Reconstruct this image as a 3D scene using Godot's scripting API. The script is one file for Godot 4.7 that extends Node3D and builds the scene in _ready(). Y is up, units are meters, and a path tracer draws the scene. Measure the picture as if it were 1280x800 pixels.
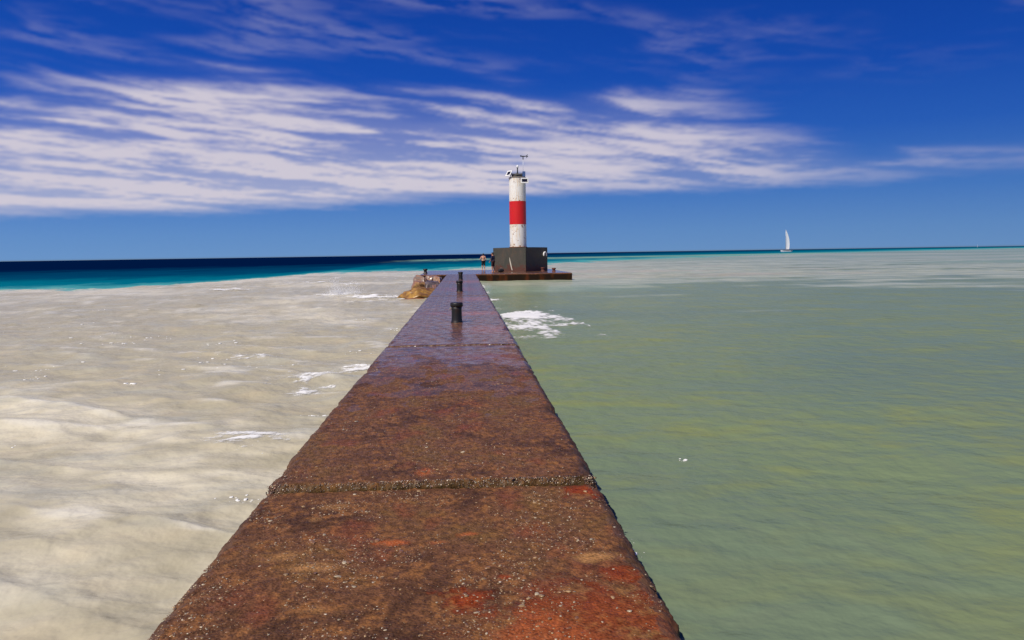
extends Node3D
# A concrete pier running out to a red and white beacon, silty lake water on both sides.
# World: x right, y up, the pier runs along -z. Water level y = 0, pier deck about y = 0.6.

const DECK := 0.6
const PIER_L := -1.49
const PIER_R := 0.965
const JOINT0 := 5.73
const STEP := 8.75

var na := FastNoiseLite.new()   # broad patches
var nb := FastNoiseLite.new()   # middle
var nc := FastNoiseLite.new()   # fine fbm
var nw := FastNoiseLite.new()   # waves
var nr := FastNoiseLite.new()   # ridges
var n3 := FastNoiseLite.new()   # 3d rocks
var taken := {}


func setup_noise() -> void:
	for e in [[na, 11, 3, 1.0], [nb, 23, 4, 1.0], [nc, 37, 2, 1.0], [nw, 41, 3, 1.0], [n3, 71, 4, 1.0]]:
		var n: FastNoiseLite = e[0]
		n.seed = e[1]
		n.noise_type = FastNoiseLite.TYPE_SIMPLEX
		n.fractal_type = FastNoiseLite.FRACTAL_FBM
		n.fractal_octaves = e[2]
		n.frequency = e[3]
	nr.seed = 53
	nr.noise_type = FastNoiseLite.TYPE_SIMPLEX
	nr.fractal_type = FastNoiseLite.FRACTAL_RIDGED
	nr.fractal_octaves = 3
	nr.frequency = 1.0


# ---------------------------------------------------------------- helpers
func numbered(called: String) -> String:
	var n: int = taken.get(called, 0)
	taken[called] = n + 1
	return called if n == 0 else "%s_%03d" % [called, n]


func tag(o: Node, label := "", category := "", group := "", kind := "") -> void:
	if label: o.set_meta("label", label)
	if category: o.set_meta("category", category)
	if group: o.set_meta("group", group)
	if kind: o.set_meta("kind", kind)


func base(called: String, where := Vector3.ZERO, turn := 0.0) -> Node3D:
	var o := Node3D.new()
	o.name = numbered(called)
	add_child(o)
	o.position = where
	o.rotation.y = turn
	return o


func obj(called: String, mesh: Mesh, mat: Material, parent: Node = null) -> MeshInstance3D:
	var o := MeshInstance3D.new()
	o.mesh = mesh
	if mat: o.material_override = mat
	if parent == null:
		o.name = numbered(called)
		add_child(o)
	else:
		o.name = called
		parent.add_child(o, true)
	return o


func mat(c: Color, rough := 0.7, metal := 0.0) -> StandardMaterial3D:
	var m := StandardMaterial3D.new()
	m.albedo_color = c.linear_to_srgb()
	m.roughness = rough
	m.metallic = metal
	return m


func vmat(rough := 0.7) -> StandardMaterial3D:
	var m := StandardMaterial3D.new()
	m.vertex_color_use_as_albedo = true
	m.roughness = rough
	return m


func arr(v: PackedVector3Array, n: PackedVector3Array, c: PackedColorArray, idx: PackedInt32Array, uv := PackedVector2Array()) -> Array:
	var a := []
	a.resize(Mesh.ARRAY_MAX)
	a[Mesh.ARRAY_VERTEX] = v
	a[Mesh.ARRAY_NORMAL] = n
	if c.size(): a[Mesh.ARRAY_COLOR] = c
	if uv.size(): a[Mesh.ARRAY_TEX_UV] = uv
	a[Mesh.ARRAY_INDEX] = idx
	return a


func amesh(v: PackedVector3Array, n: PackedVector3Array, c: PackedColorArray, idx: PackedInt32Array, uv := PackedVector2Array()) -> ArrayMesh:
	var m := ArrayMesh.new()
	m.add_surface_from_arrays(Mesh.PRIMITIVE_TRIANGLES, arr(v, n, c, idx, uv))
	return m


# normals of a grid of nu x nv vertices (row major, u fastest); up is the side that faces +y for rows running along -z
func grid_normals(v: PackedVector3Array, nu: int, nv: int) -> PackedVector3Array:
	var n := PackedVector3Array()
	n.resize(v.size())
	for j in nv:
		var j0 := maxi(j - 1, 0) * nu
		var j1 := mini(j + 1, nv - 1) * nu
		for i in nu:
			var du := v[j * nu + mini(i + 1, nu - 1)] - v[j * nu + maxi(i - 1, 0)]
			var dv := v[j1 + i] - v[j0 + i]
			n[j * nu + i] = du.cross(dv).normalized()
	return n


func grid_index(nu: int, nv: int) -> PackedInt32Array:
	var idx := PackedInt32Array()
	idx.resize((nu - 1) * (nv - 1) * 6)
	var k := 0
	for j in nv - 1:
		for i in nu - 1:
			var a := j * nu + i
			idx[k] = a; idx[k + 1] = a + nu; idx[k + 2] = a + 1
			idx[k + 3] = a + 1; idx[k + 4] = a + nu; idx[k + 5] = a + nu + 1
			k += 6
	return idx


# body of revolution; profile = [[r, y], ...] from bottom to top
func lathe(profile: Array, seg := 32, smooth := true, closed := true) -> ArrayMesh:
	var st := SurfaceTool.new()
	st.begin(Mesh.PRIMITIVE_TRIANGLES)
	st.set_smooth_group(0 if smooth else -1)
	var ring := func(p, k): return Vector3(cos(TAU * k / seg) * p[0], p[1], sin(TAU * k / seg) * p[0])
	for i in profile.size() - 1:
		for k in seg:
			var a: Vector3 = ring.call(profile[i], k)
			var b: Vector3 = ring.call(profile[i], k + 1)
			var c: Vector3 = ring.call(profile[i + 1], k)
			var d: Vector3 = ring.call(profile[i + 1], k + 1)
			for p in [a, b, c, b, d, c]: st.add_vertex(p)
	if closed:
		var t0 = profile[0]
		var t1 = profile[-1]
		for k in seg:
			for p in [ring.call(t0, k + 1), ring.call(t0, k), Vector3(0, t0[1], 0)]: st.add_vertex(p)
			for p in [ring.call(t1, k), ring.call(t1, k + 1), Vector3(0, t1[1], 0)]: st.add_vertex(p)
	st.generate_normals()
	return st.commit()


func tube(path: Array, radii: Array, seg := 10) -> ArrayMesh:
	var st := SurfaceTool.new()
	st.begin(Mesh.PRIMITIVE_TRIANGLES)
	var rings := []
	for i in path.size():
		var d: Vector3 = (path[mini(i + 1, path.size() - 1)] - path[maxi(i - 1, 0)]).normalized()
		var s := d.cross(Vector3.UP if absf(d.y) < 0.9 else Vector3.RIGHT).normalized()
		var t := s.cross(d)
		var ring := []
		for k in seg: ring.append(path[i] + (s * cos(TAU * k / seg) + t * sin(TAU * k / seg)) * radii[i])
		rings.append(ring)
	for i in rings.size() - 1:
		for k in seg:
			var k2 := (k + 1) % seg
			for p in [rings[i][k], rings[i + 1][k], rings[i][k2], rings[i][k2], rings[i + 1][k], rings[i + 1][k2]]: st.add_vertex(p)
	for k in seg:
		var k2 := (k + 1) % seg
		for p in [rings[0][k], rings[0][k2], path[0]]: st.add_vertex(p)
		for p in [rings[-1][k2], rings[-1][k], path[-1]]: st.add_vertex(p)
	st.generate_normals()
	return st.commit()


# box with chamfered edges
func cbox(size: Vector3, ch := 0.01, at := Vector3.ZERO) -> ArrayMesh:
	var pts := []
	var h := size / 2
	var st := SurfaceTool.new()
	st.begin(Mesh.PRIMITIVE_TRIANGLES)
	st.set_smooth_group(-1)
	var hull := func(a: Vector3, b: Vector3, c: Vector3, d: Vector3):
		var mid := (a + b + c + d) / 4
		if (b - a).cross(c - a).dot(mid) > 0:
			for p in [a, c, b, a, d, c]: st.add_vertex(p + at)
		else:
			for p in [a, b, c, a, c, d]: st.add_vertex(p + at)
	for ax in 3:
		for s in [-1.0, 1.0]:
			var q := []
			for e in [[-1, -1], [1, -1], [1, 1], [-1, 1]]:
				var p := Vector3.ZERO
				p[ax] = s * h[ax]
				p[(ax + 1) % 3] = e[0] * (h[(ax + 1) % 3] - ch)
				p[(ax + 2) % 3] = e[1] * (h[(ax + 2) % 3] - ch)
				q.append(p)
			hull.call(q[0], q[1], q[2], q[3])
		var b1 := (ax + 1) % 3
		var b2 := (ax + 2) % 3
		for s in [-1.0, 1.0]:
			for t in [-1.0, 1.0]:
				var q := []
				for e in [[-1, 0], [1, 0], [1, 1], [-1, 1]]:
					var p := Vector3.ZERO
					p[ax] = e[0] * (h[ax] - ch)
					p[b1] = s * (h[b1] - (ch if e[1] == 0 else 0.0))
					p[b2] = t * (h[b2] - (0.0 if e[1] == 0 else ch))
					q.append(p)
				hull.call(q[0], q[1], q[2], q[3])
	for s in [-1.0, 1.0]:
		for t in [-1.0, 1.0]:
			for u in [-1.0, 1.0]:
				var a := Vector3(s * h.x, t * (h.y - ch), u * (h.z - ch))
				var b := Vector3(s * (h.x - ch), t * h.y, u * (h.z - ch))
				var c := Vector3(s * (h.x - ch), t * (h.y - ch), u * h.z)
				var mid := (a + b + c) / 3
				if (b - a).cross(c - a).dot(mid) > 0:
					for p in [a, c, b]: st.add_vertex(p + at)
				else:
					for p in [a, b, c]: st.add_vertex(p + at)
	st.generate_normals()
	return st.commit()


func table(t: Array, x: float) -> float:
	if x <= t[0][0]: return t[0][1]
	for i in t.size() - 1:
		if x < t[i + 1][0]:
			return lerpf(t[i][1], t[i + 1][1], (x - t[i][0]) / (t[i + 1][0] - t[i][0]))
	return t[-1][1]


func sst(a: float, b: float, x: float) -> float:
	var t := clampf((x - a) / (b - a), 0.0, 1.0)
	return t * t * (3.0 - 2.0 * t)


func noise_tex(seed_: int, freq: float, oct: int, size := 512, type := FastNoiseLite.TYPE_SIMPLEX, ramp: Gradient = null) -> NoiseTexture2D:
	var f := FastNoiseLite.new()
	f.seed = seed_
	f.noise_type = type
	f.frequency = freq
	f.fractal_octaves = oct
	var t := NoiseTexture2D.new()
	t.width = size
	t.height = size
	t.seamless = true
	t.noise = f
	if ramp: t.color_ramp = ramp
	return t


# ---------------------------------------------------------------- sky
const BANK_TOP := [[-60, 9.0], [-45, 10.0], [-30, 10.2], [-14.6, 12.3], [-4.6, 12.0], [3.4, 11.6], [9.1, 11.0], [17.7, 9.3], [22.8, 8.0], [27.5, 6.6], [35, 5.9], [60, 8.0]]
const BANK_BOT := [[-60, 3.0], [-30, 2.7], [-14.6, 3.2], [-4.6, 3.6], [3.4, 3.9], [9.1, 4.0], [17.7, 4.0], [27.5, 4.1], [35, 4.4], [60, 3.6]]
const BANK_AMT := [[-60, 0.9], [-30, 1.0], [-5, 1.0], [6, 0.92], [16, 0.85], [22, 0.66], [26, 0.42], [36, 0.34], [60, 0.6]]


func make_sky() -> ImageTexture:
	var w := 3072
	var h := 1536
	var data := PackedByteArray()
	data.resize(w * h * 3)
	var s1 := FastNoiseLite.new(); s1.seed = 5; s1.fractal_octaves = 5; s1.frequency = 1.0; s1.noise_type = FastNoiseLite.TYPE_SIMPLEX
	var s2 := FastNoiseLite.new(); s2.seed = 9; s2.fractal_octaves = 3; s2.frequency = 1.0; s2.noise_type = FastNoiseLite.TYPE_SIMPLEX
	var s3 := FastNoiseLite.new(); s3.seed = 15; s3.fractal_octaves = 4; s3.frequency = 1.0; s3.noise_type = FastNoiseLite.TYPE_SIMPLEX
	var grad := [[0.0, Vector3(0.140, 0.285, 0.545)], [1.5, Vector3(0.115, 0.258, 0.545)], [4.0, Vector3(0.062, 0.190, 0.53)], [8.0, Vector3(0.022, 0.112, 0.48)], [12.0, Vector3(0.009, 0.074, 0.42)], [17.0, Vector3(0.005, 0.052, 0.345)], [30.0, Vector3(0.004, 0.036, 0.26)], [90.0, Vector3(0.004, 0.030, 0.22)]]
	var rng := RandomNumberGenerator.new()
	rng.seed = 3
	var dither := PackedFloat32Array()
	for i in 4099: dither.append(rng.randf())
	var white := Vector3(0.66, 0.61, 0.68)
	var below := [int(0.40 * 255), int(0.43 * 255), int(0.42 * 255)]
	var col_u := PackedFloat32Array(); col_u.resize(w)
	var cx := PackedFloat32Array(); cx.resize(w)
	var cz := PackedFloat32Array(); cz.resize(w)
	var ct := PackedFloat32Array(); ct.resize(w)
	var cb := PackedFloat32Array(); cb.resize(w)
	var cm := PackedFloat32Array(); cm.resize(w)
	var side := PackedFloat32Array(); side.resize(w)
	for i in w:
		var az := wrapf((i + 0.5) / w * TAU, -PI, PI)      # column 0 looks along -z
		var u := rad_to_deg(az)
		col_u[i] = u
		cx[i] = sin(az) * 57.3
		cz[i] = cos(az) * 57.3
		var out := sst(45.0, 75.0, absf(u))          # away from the view the bank goes on, uneven
		var roll := s2.get_noise_2d(cx[i] * 0.02 + 40.0, cz[i] * 0.02)
		ct[i] = lerpf(table(BANK_TOP, u), 10.0 + 3.0 * roll, out)
		cb[i] = lerpf(table(BANK_BOT, u), 3.4 + 0.8 * roll, out)
		cm[i] = lerpf(table(BANK_AMT, u), 0.75 + 0.5 * roll, out)
		side[i] = 1.0 - 0.10 * sin(az)
	var k := 0
	var dk := 0
	for j in h:
		var v := 90.0 - (j + 0.5) / h * 180.0
		if v < -0.2:
			for i in w:
				data[k] = below[0]; data[k + 1] = below[1]; data[k + 2] = below[2]
				k += 3
			continue
		var g := Vector3.ZERO
		for q in grad.size() - 1:
			if v <= grad[q + 1][0]:
				g = grad[q][1].lerp(grad[q + 1][1], maxf(0.0, (v - grad[q][0]) / (grad[q + 1][0] - grad[q][0])))
				break
		for i in w:
			var x := cx[i]
			var z := cz[i]
			var lift := v + 0.062 * x
			var c := g * side[i]
			var a := 0.0
			if v > 1.5:
				var squash := 1.0 / (0.6 + 0.05 * v)           # streaks get coarser overhead
				var wob := s2.get_noise_3d(x * 0.035, lift * 0.16, z * 0.035)
				var vv := lift * squash
				var n1 := s1.get_noise_3d(x * 0.046 + 0.40 * wob, vv * 1.05 + 0.60 * wob, z * 0.046)
				var n2 := s3.get_noise_3d(x * 0.20 + 30.0, vv * 3.4 + 0.5 * wob + 0.5 * n1, z * 0.15)
				if v < 18.0:
					var top := ct[i] + 1.6 * wob + 1.4 * n1
					var bot := cb[i] + 0.35 * n2 + 0.4 * wob
					var m := sst(bot - 0.25, bot + 0.9, v) * (1.0 - sst(top - 2.6, top + 1.0, v)) * cm[i]
					var sheet := 0.20 + 0.24 * (1.0 - sst(4.0, 9.0, v)) * (1.0 - sst(-12.0, 14.0, col_u[i]))
					a = m * clampf(sheet + 0.82 * sst(-0.34, 0.62, n1 + 0.55 * n2), 0.0, 1.0)
				# thin high wisps
				var veil := sst(0.05, 0.75, wob * 0.7 + n1 * 0.55 + 0.18)
				a = maxf(a, veil * clampf(0.55 + 1.5 * n2, 0.0, 1.0) * 0.22 * sst(9.0, 14.0, v) * (0.75 - 0.25 * sin(deg_to_rad(col_u[i]) * 2.0)) * (1.0 - 0.4 * sst(30.0, 70.0, v)))
			a = clampf(a, 0.0, 0.92)
			c = c.lerp(white, a)
			dk = (dk + 1) % 4099
			var d := dither[dk]
			for ch in 3:
				var l: float = c[ch]
				l = l * 12.92 if l < 0.0031308 else 1.055 * pow(l, 1.0 / 2.4) - 0.055
				data[k] = clampi(int(l * 255.0 + d), 0, 255)
				k += 1
	return ImageTexture.create_from_image(Image.create_from_data(w, h, false, Image.FORMAT_RGB8, data))


# ---------------------------------------------------------------- water
const SILT_EDGE := [[-400, 40], [-100, 50], [-36, 62], [-26, 68], [-22.5, 80], [-20, 108], [-6, 117], [4, 134], [19, 172], [43, 225], [150, 375], [525, 750], [2000, 1800]]


func wave(x: float, z: float) -> float:
	var left := 1.0 - sst(-3.0, 4.0, x) if z > -70.0 else 0.6
	var a := nw.get_noise_2d(x * 0.16, z * 0.22)
	var b := nr.get_noise_2d(x * 0.20 + z * 0.05 + 9.0, z * 0.26)
	var c := nb.get_noise_2d(x * 0.55 - z * 0.12, z * 0.75 + 50.0)
	if left > 0.0: a += 1.1 * left * crest(x, z)
	return a * (0.04 + 0.02 * left) + b * (0.012 + 0.018 * left) + c * (0.018 + 0.014 * left)


# short steep waves on the open side, their crests running slantwise to the pier
func crest(x: float, z: float) -> float:
	var u := x * 0.88 + z * 0.47
	var w := -x * 0.47 + z * 0.88
	return nr.get_noise_2d(u * 0.085 + 3.0, w * 0.30)


func water_color(x: float, z: float, fine: float) -> Color:
	var depth := maxf(1.0, -z)
	var p1 := na.get_noise_2d(x * 0.045, z * 0.05)
	var p2 := nb.get_noise_2d(x * 0.22 + 7.0, z * 0.34)
	var p3 := nc.get_noise_2d(x * 0.9, z * 1.3)
	# silt on the open side
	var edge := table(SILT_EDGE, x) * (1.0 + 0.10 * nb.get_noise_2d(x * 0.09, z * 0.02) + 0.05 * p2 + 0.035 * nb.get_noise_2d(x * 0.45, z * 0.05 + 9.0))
	# ragged silt clouds; painted paler towards the front, standing in for reflected sky
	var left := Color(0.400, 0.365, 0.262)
	var silt_paling := sst(-0.35, 0.45, 1.1 * p1 + 0.55 * p2 + 0.25 * p3 + 0.33 - 0.85 * clampf((edge - depth) / 90.0, 0.0, 1.0))
	left = left.lerp(Color(0.600, 0.555, 0.425), silt_paling)
	left = left.lerp(Color(0.46, 0.40, 0.27), clampf(-0.05 + 1.0 * p3 - 0.8 * p2, 0, 1) * 0.6)
	# air beaten into the water along the crests
	left = left.lerp(Color(0.70, 0.68, 0.60), sst(0.50, 1.0, crest(x, z) + 0.35 * p3 + 0.25 * p2) * 0.5)
	left = left.lerp(Color(0.42, 0.41, 0.335), clampf(-0.20 + 1.5 * nb.get_noise_2d(x * 0.35 + 70.0, z * 0.6), 0, 1) * 0.7)
	# sheltered side: milky green, with streaky tongues of beige silt farther out
	var right := Color(0.165, 0.215, 0.120)
	right = right.lerp(Color(0.215, 0.240, 0.080), clampf(0.05 + 1.1 * p2 + 0.8 * p3, 0, 1) * 0.6)
	right = right.lerp(Color(0.135, 0.185, 0.135), clampf(-0.1 + 1.4 * p1, 0, 1) * 0.7)
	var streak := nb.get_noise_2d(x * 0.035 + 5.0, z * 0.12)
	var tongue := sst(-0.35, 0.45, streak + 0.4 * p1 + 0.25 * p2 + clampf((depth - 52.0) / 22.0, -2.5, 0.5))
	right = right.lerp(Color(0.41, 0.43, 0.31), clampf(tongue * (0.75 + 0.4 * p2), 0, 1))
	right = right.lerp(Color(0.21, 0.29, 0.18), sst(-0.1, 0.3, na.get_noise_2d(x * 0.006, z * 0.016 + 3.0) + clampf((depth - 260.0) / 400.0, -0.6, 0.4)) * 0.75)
	var mixed := sst(-0.4, 0.2, x + 0.2) if depth < 68.0 else sst(-12.0, 40.0, x + 30.0 * p1)
	var c := left.lerp(right, mixed)
	# where the silt ends: turquoise, then deep blue
	var r := depth / edge
	if r > 0.93:
		var deep := Color(0.06, 0.30, 0.32)
		deep = deep.lerp(Color(0.001, 0.135, 0.20), sst(1.02, 1.25, r))
		deep = deep.lerp(Color(0.0, 0.050, 0.115), sst(1.2, 2.0, r + 0.2 * p2))
		deep = deep.lerp(Color(0.0, 0.008, 0.045), sst(1.7, 4.5, r + 0.5 * p1))
		# a loose strip of silt out in the blue
		var strip := exp(-pow((depth - 350.0 - 0.35 * x) / (52.0 + 30.0 * p1), 2.0)) * sst(-34.0, -8.0, x + 12.0 * p1) * (1.0 - sst(250.0, 500.0, x))
		deep = deep.lerp(Color(0.20, 0.34, 0.26), clampf(strip * (0.8 + 0.6 * p2), 0, 1))
		c = c.lerp(deep, sst(0.95, 1.04, r))
	return c


func make_lake() -> void:
	var zs := PackedFloat32Array()
	var z := 26.0
	while z > 3.0:
		zs.append(z); z -= 1.2
	z = 3.0
	while z > -4.2:
		zs.append(z); z -= 0.05
	var d := 2250.0 / 4.2
	while d > 37.0:
		zs.append(-2250.0 / d); d -= 1.15
	while d > 6.0:
		zs.append(-2250.0 / d); d -= 0.35
	while d > 0.12:
		zs.append(-2250.0 / d); d *= 0.94
	zs.append(-24000.0)
	var xs := PackedFloat32Array()
	var t := 0.0
	while 4.0 * sinh(t) < 90.0:
		xs.append(4.0 * sinh(t)); t += 0.0105
	while 4.0 * sinh(t) < 30000.0:
		xs.append(4.0 * sinh(t)); t += 0.05
	var half := xs.duplicate()
	xs.clear()
	for i in range(half.size() - 1, 0, -1): xs.append(-half[i])
	xs.append_array(half)
	var nu := xs.size()
	var nv := zs.size()
	var v := PackedVector3Array(); v.resize(nu * nv)
	var c := PackedColorArray(); c.resize(nu * nv)
	var uv := PackedVector2Array(); uv.resize(nu * nv)
	var k := 0
	for j in nv:
		var zz := zs[j]
		var damp := 1.0 - sst(60.0, 220.0, -zz)
		for i in nu:
			var x := xs[i]
			var y := 0.0
			if damp > 0.0 and absf(x) < 160.0: y = wave(x, zz) * damp
			v[k] = Vector3(x, y, zz)
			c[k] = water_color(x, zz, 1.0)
			uv[k] = Vector2(x / 9.0, zz / 9.0)
			k += 1
	print("lake ", nu, " x ", nv)
	var n := grid_normals(v, nu, nv)
	var silt := PackedInt32Array()
	var deep := PackedInt32Array()
	for j in nv - 1:
		for i in nu - 1:
			var q := j * nu + i
			var t2 := deep if c[q].b > c[q].r * 1.25 else silt
			t2.append(q); t2.append(q + nu); t2.append(q + 1); t2.append(q + 1); t2.append(q + nu); t2.append(q + nu + 1)
	var m := vmat(0.2)
	m.metallic_specular = 0.06
	m.heightmap_enabled = true
	var crests := noise_tex(77, 0.016, 6, 1024)
	m.heightmap_texture = crests
	m.heightmap_scale = 2.6
	var md := m.duplicate()
	md.specular_mode = BaseMaterial3D.SPECULAR_DISABLED     # far open water: its countless wave faces turn no mirror to the eye
	var mesh := ArrayMesh.new()
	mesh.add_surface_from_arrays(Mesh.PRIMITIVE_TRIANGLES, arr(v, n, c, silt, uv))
	mesh.surface_set_material(0, m)
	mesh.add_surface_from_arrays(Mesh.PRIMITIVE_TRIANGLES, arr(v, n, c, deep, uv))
	mesh.surface_set_material(1, md)
	var o := obj("lake", mesh, null)
	tag(o, "silty lake water, beige left of the pier and green to its right", "lake", "", "structure")


# a low, ragged heap of foam that rises out of the water where its noise does
func foam(label: String, patches: Array, seed_: int) -> void:
	var f := FastNoiseLite.new(); f.seed = seed_; f.fractal_octaves = 4; f.frequency = 1.0; f.noise_type = FastNoiseLite.TYPE_SIMPLEX
	var st_v := PackedVector3Array()
	var st_n := PackedVector3Array()
	var st_c := PackedColorArray()
	var st_i := PackedInt32Array()
	for p in patches:   # x, z, half width, half length, amount, height, cell x, cell z, turn
		var nu := int(2.0 * p[2] / p[6]) + 2
		var nv := int(2.0 * p[3] / p[7]) + 2
		var v := PackedVector3Array(); v.resize(nu * nv)
		var c := PackedColorArray(); c.resize(nu * nv)
		var hh := PackedFloat32Array(); hh.resize(nu * nv)
		var cs := cos(p[8])
		var sn := sin(p[8])
		for j in nv:
			for i in nu:
				var a: float = (2.0 * i / (nu - 1) - 1.0)
				var b: float = (1.0 - 2.0 * j / (nv - 1))
				var x: float = p[0] + a * p[2] * cs + b * p[3] * sn
				var z: float = p[1] - a * p[2] * sn + b * p[3] * cs
				var m := 1.0 - sst(0.15, 1.0, sqrt(a * a + b * b))
				var sx: float = x / p[2]
				var sz: float = z / p[3]
				var n := f.get_noise_2d(sx * 1.1, sz * 1.7) * 0.9 + f.get_noise_2d(sx * 3.0 + 20.0, sz * 5.0) * 0.5 + f.get_noise_2d(sx * 9.0 + 20.0, sz * 14.0) * 0.3
				var h: float = clampf(m * 1.15 - 0.85 + p[4] + 1.1 * n, -0.1, 1.0)
				hh[j * nu + i] = h
				v[j * nu + i] = Vector3(x, wave(x, z) + 0.004 + h * p[5] * 0.55, z)
				c[j * nu + i] = Color(0.80, 0.80, 0.79, 0.94 * sst(0.0, 0.95, h))
		var n := grid_normals(v, nu, nv)
		var at := st_v.size()
		st_v.append_array(v); st_n.append_array(n); st_c.append_array(c)
		for j in nv - 1:
			for i in nu - 1:
				var q := j * nu + i
				if maxf(maxf(hh[q], hh[q + 1]), maxf(hh[q + nu], hh[q + nu + 1])) < 0.01: continue
				for e in [q, q + nu, q + 1, q + 1, q + nu, q + nu + 1]: st_i.append(at + e)
	var fm := vmat(0.8)
	fm.transparency = BaseMaterial3D.TRANSPARENCY_ALPHA
	var o := obj("foam", amesh(st_v, st_n, st_c, st_i), fm)
	tag(o, label, "foam", "", "stuff")


func blob_mesh(seed_: int, nu := 8, nv := 4, rough := 0.25) -> ArrayMesh:
	var f := FastNoiseLite.new(); f.seed = seed_; f.frequency = 1.1
	var st := SurfaceTool.new()
	st.begin(Mesh.PRIMITIVE_TRIANGLES)
	var pt := func(i: int, j: int) -> Vector3:
		var th := PI * j / nv
		var ph := TAU * (i % nu) / nu
		var p := Vector3(sin(th) * cos(ph), cos(th), sin(th) * sin(ph))
		return p * (1.0 + rough * 2.0 * f.get_noise_3dv(p))
	for j in nv:
		for i in nu:
			var a: Vector3 = pt.call(i, j)
			var b: Vector3 = pt.call(i + 1, j)
			var c: Vector3 = pt.call(i, j + 1)
			var d: Vector3 = pt.call(i + 1, j + 1)
			if j > 0:
				for p in [a, b, c]: st.add_vertex(p)
			if j < nv - 1:
				for p in [b, d, c]: st.add_vertex(p)
	st.index()
	st.generate_normals()
	return st.commit()


func multi(called: String, mesh: Mesh, m: Material, where: Array, colors: Array, parent: Node) -> MultiMeshInstance3D:
	var mm := MultiMesh.new()
	mm.transform_format = MultiMesh.TRANSFORM_3D
	mm.use_colors = colors.size() > 0
	mm.mesh = mesh
	mm.instance_count = where.size()
	for i in where.size():
		mm.set_instance_transform(i, where[i])
		if colors.size(): mm.set_instance_color(i, colors[i])
	var o := MultiMeshInstance3D.new()
	o.multimesh = mm
	o.material_override = m
	o.name = called if parent else numbered(called)
	(parent if parent else self).add_child(o, true)
	tag(o, "", "", "", "stuff")
	return o


# ---------------------------------------------------------------- pier
# rust and stain spots on the deck: x, z, half width, half length, strength, colour number
const SPOTS := [
	[-0.445, -4.62, 0.085, 0.05, 1.0, 1], [0.84, -5.50, 0.17, 0.13, 0.9, 0], [-0.33, -6.0, 0.07, 0.10, 0.8, 1], [0.0, -4.72, 0.07, 0.04, 0.8, 1],
	[0.62, -3.55, 0.42, 0.36, 0.62, 0], [0.30, -3.42, 0.30, 0.22, 0.6, 1], [-0.05, -3.78, 0.11, 0.15, 0.9, 0], [0.78, -4.05, 0.10, 0.12, 0.7, 0],
	[-1.05, -4.45, 0.12, 0.07, 0.7, 2], [-0.88, -4.28, 0.16, 0.06, 0.8, 2], [-0.88, -5.33, 0.10, 0.07, 0.6, 2], [0.70, -4.28, 0.12, 0.08, 0.9, 2],
	[-0.98, -5.1, 0.05, 0.05, 0.6, 2], [-0.75, -3.75, 0.15, 0.06, 0.6, 2], [0.18, -4.05, 0.04, 0.03, 0.9, 0], [-0.2, -4.6, 0.06, 0.03, 0.6, 1],
	[0.35, -12.8, 0.6, 0.5, 0.35, 0], [0.3, -22.2, 0.8, 0.7, 0.7, 1], [-0.8, -22.4, 0.5, 0.6, 0.55, 0], [0.5, -17.4, 0.5, 0.9, 0.5, 1], [0.4, -29.5, 0.7, 1.4, 0.6, 1], [-0.3, -38.0, 1.0, 2.0, 0.6, 0], [0.2, -48.5, 1.2, 2.5, 0.6, 1],
]


func deck_color(x: float, z: float) -> Color:
	var a := na.get_noise_2d(x * 0.9, z * 0.7 + 3.0)
	var b := nb.get_noise_2d(x * 3.4, z * 3.0)
	var c := nb.get_noise_2d(x * 14.0 + 50.0, z * 11.0)
	var g := nc.get_noise_2d(x * 55.0, z * 45.0)
	var col := Color(0.136, 0.062, 0.029)
	col = col.lerp(Color(0.050, 0.025, 0.014), clampf(0.02 - 1.1 * a - 0.6 * b, 0, 1) * 0.75)
	col = col.lerp(Color(0.215, 0.092, 0.030), clampf(-0.05 + 1.3 * b + 0.8 * c, 0, 1) * 0.75)
	col = col.lerp(Color(0.13, 0.078, 0.024), clampf(-0.20 + 1.4 * a + 0.4 * b, 0, 1) * 0.5)
	col = col.lerp(Color(0.20, 0.055, 0.026), clampf(-0.50 + 1.5 * nb.get_noise_2d(x * 1.3 + 90.0, z * 0.8), 0, 1) * 0.8)
	for s in SPOTS:
		var dx: float = (x - s[0]) / s[2]
		if dx > 2.2 or dx < -2.2: continue
		var dz: float = (z - s[1]) / s[3]
		if dz > 2.2 or dz < -2.2: continue
		var m: float = s[4] * (1.0 - sst(0.35, 1.15, sqrt(dx * dx + dz * dz) * 0.75 + 0.55 * b + 0.35 * c + 0.12))
		col = col.lerp([Color(0.23, 0.042, 0.010), Color(0.33, 0.090, 0.028), Color(0.33, 0.165, 0.060)][s[5]], clampf(m, 0, 1))
	if crack(x, z) > 0.0: col = col.lerp(Color(0.03, 0.017, 0.012), 0.8 * crack(x, z))
	return col * (1.0 + 0.45 * c + 0.5 * g)


# a hairline joint and a wandering crack across the second slab
func crack(x: float, z: float) -> float:
	if z > -8.0 or z < -12.0: return 0.0
	var a := 1.0 - sst(0.006, 0.016, absf(z + 11.25 - 0.01 * nb.get_noise_1d(x * 3.0)))
	var zc := -9.15 - 0.34 * sst(-0.6, 0.5, x) + 0.10 * sst(0.4, 0.9, x) + 0.05 * nb.get_noise_1d(x * 2.6 + 7.0)
	var b := (1.0 - sst(0.004, 0.018, absf(z - zc))) * sst(-0.55, -0.3, x)
	return maxf(a, b)


func deck_relief(x: float, z: float) -> float:
	var c := nb.get_noise_2d(x * 9.0 + 50.0, z * 9.0)
	var g := nc.get_noise_2d(x * 48.0, z * 40.0)
	return 0.004 * na.get_noise_2d(x * 1.2, z * 0.8) + 0.0022 * c + 0.0016 * g - 0.007 * crack(x, z)


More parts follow.
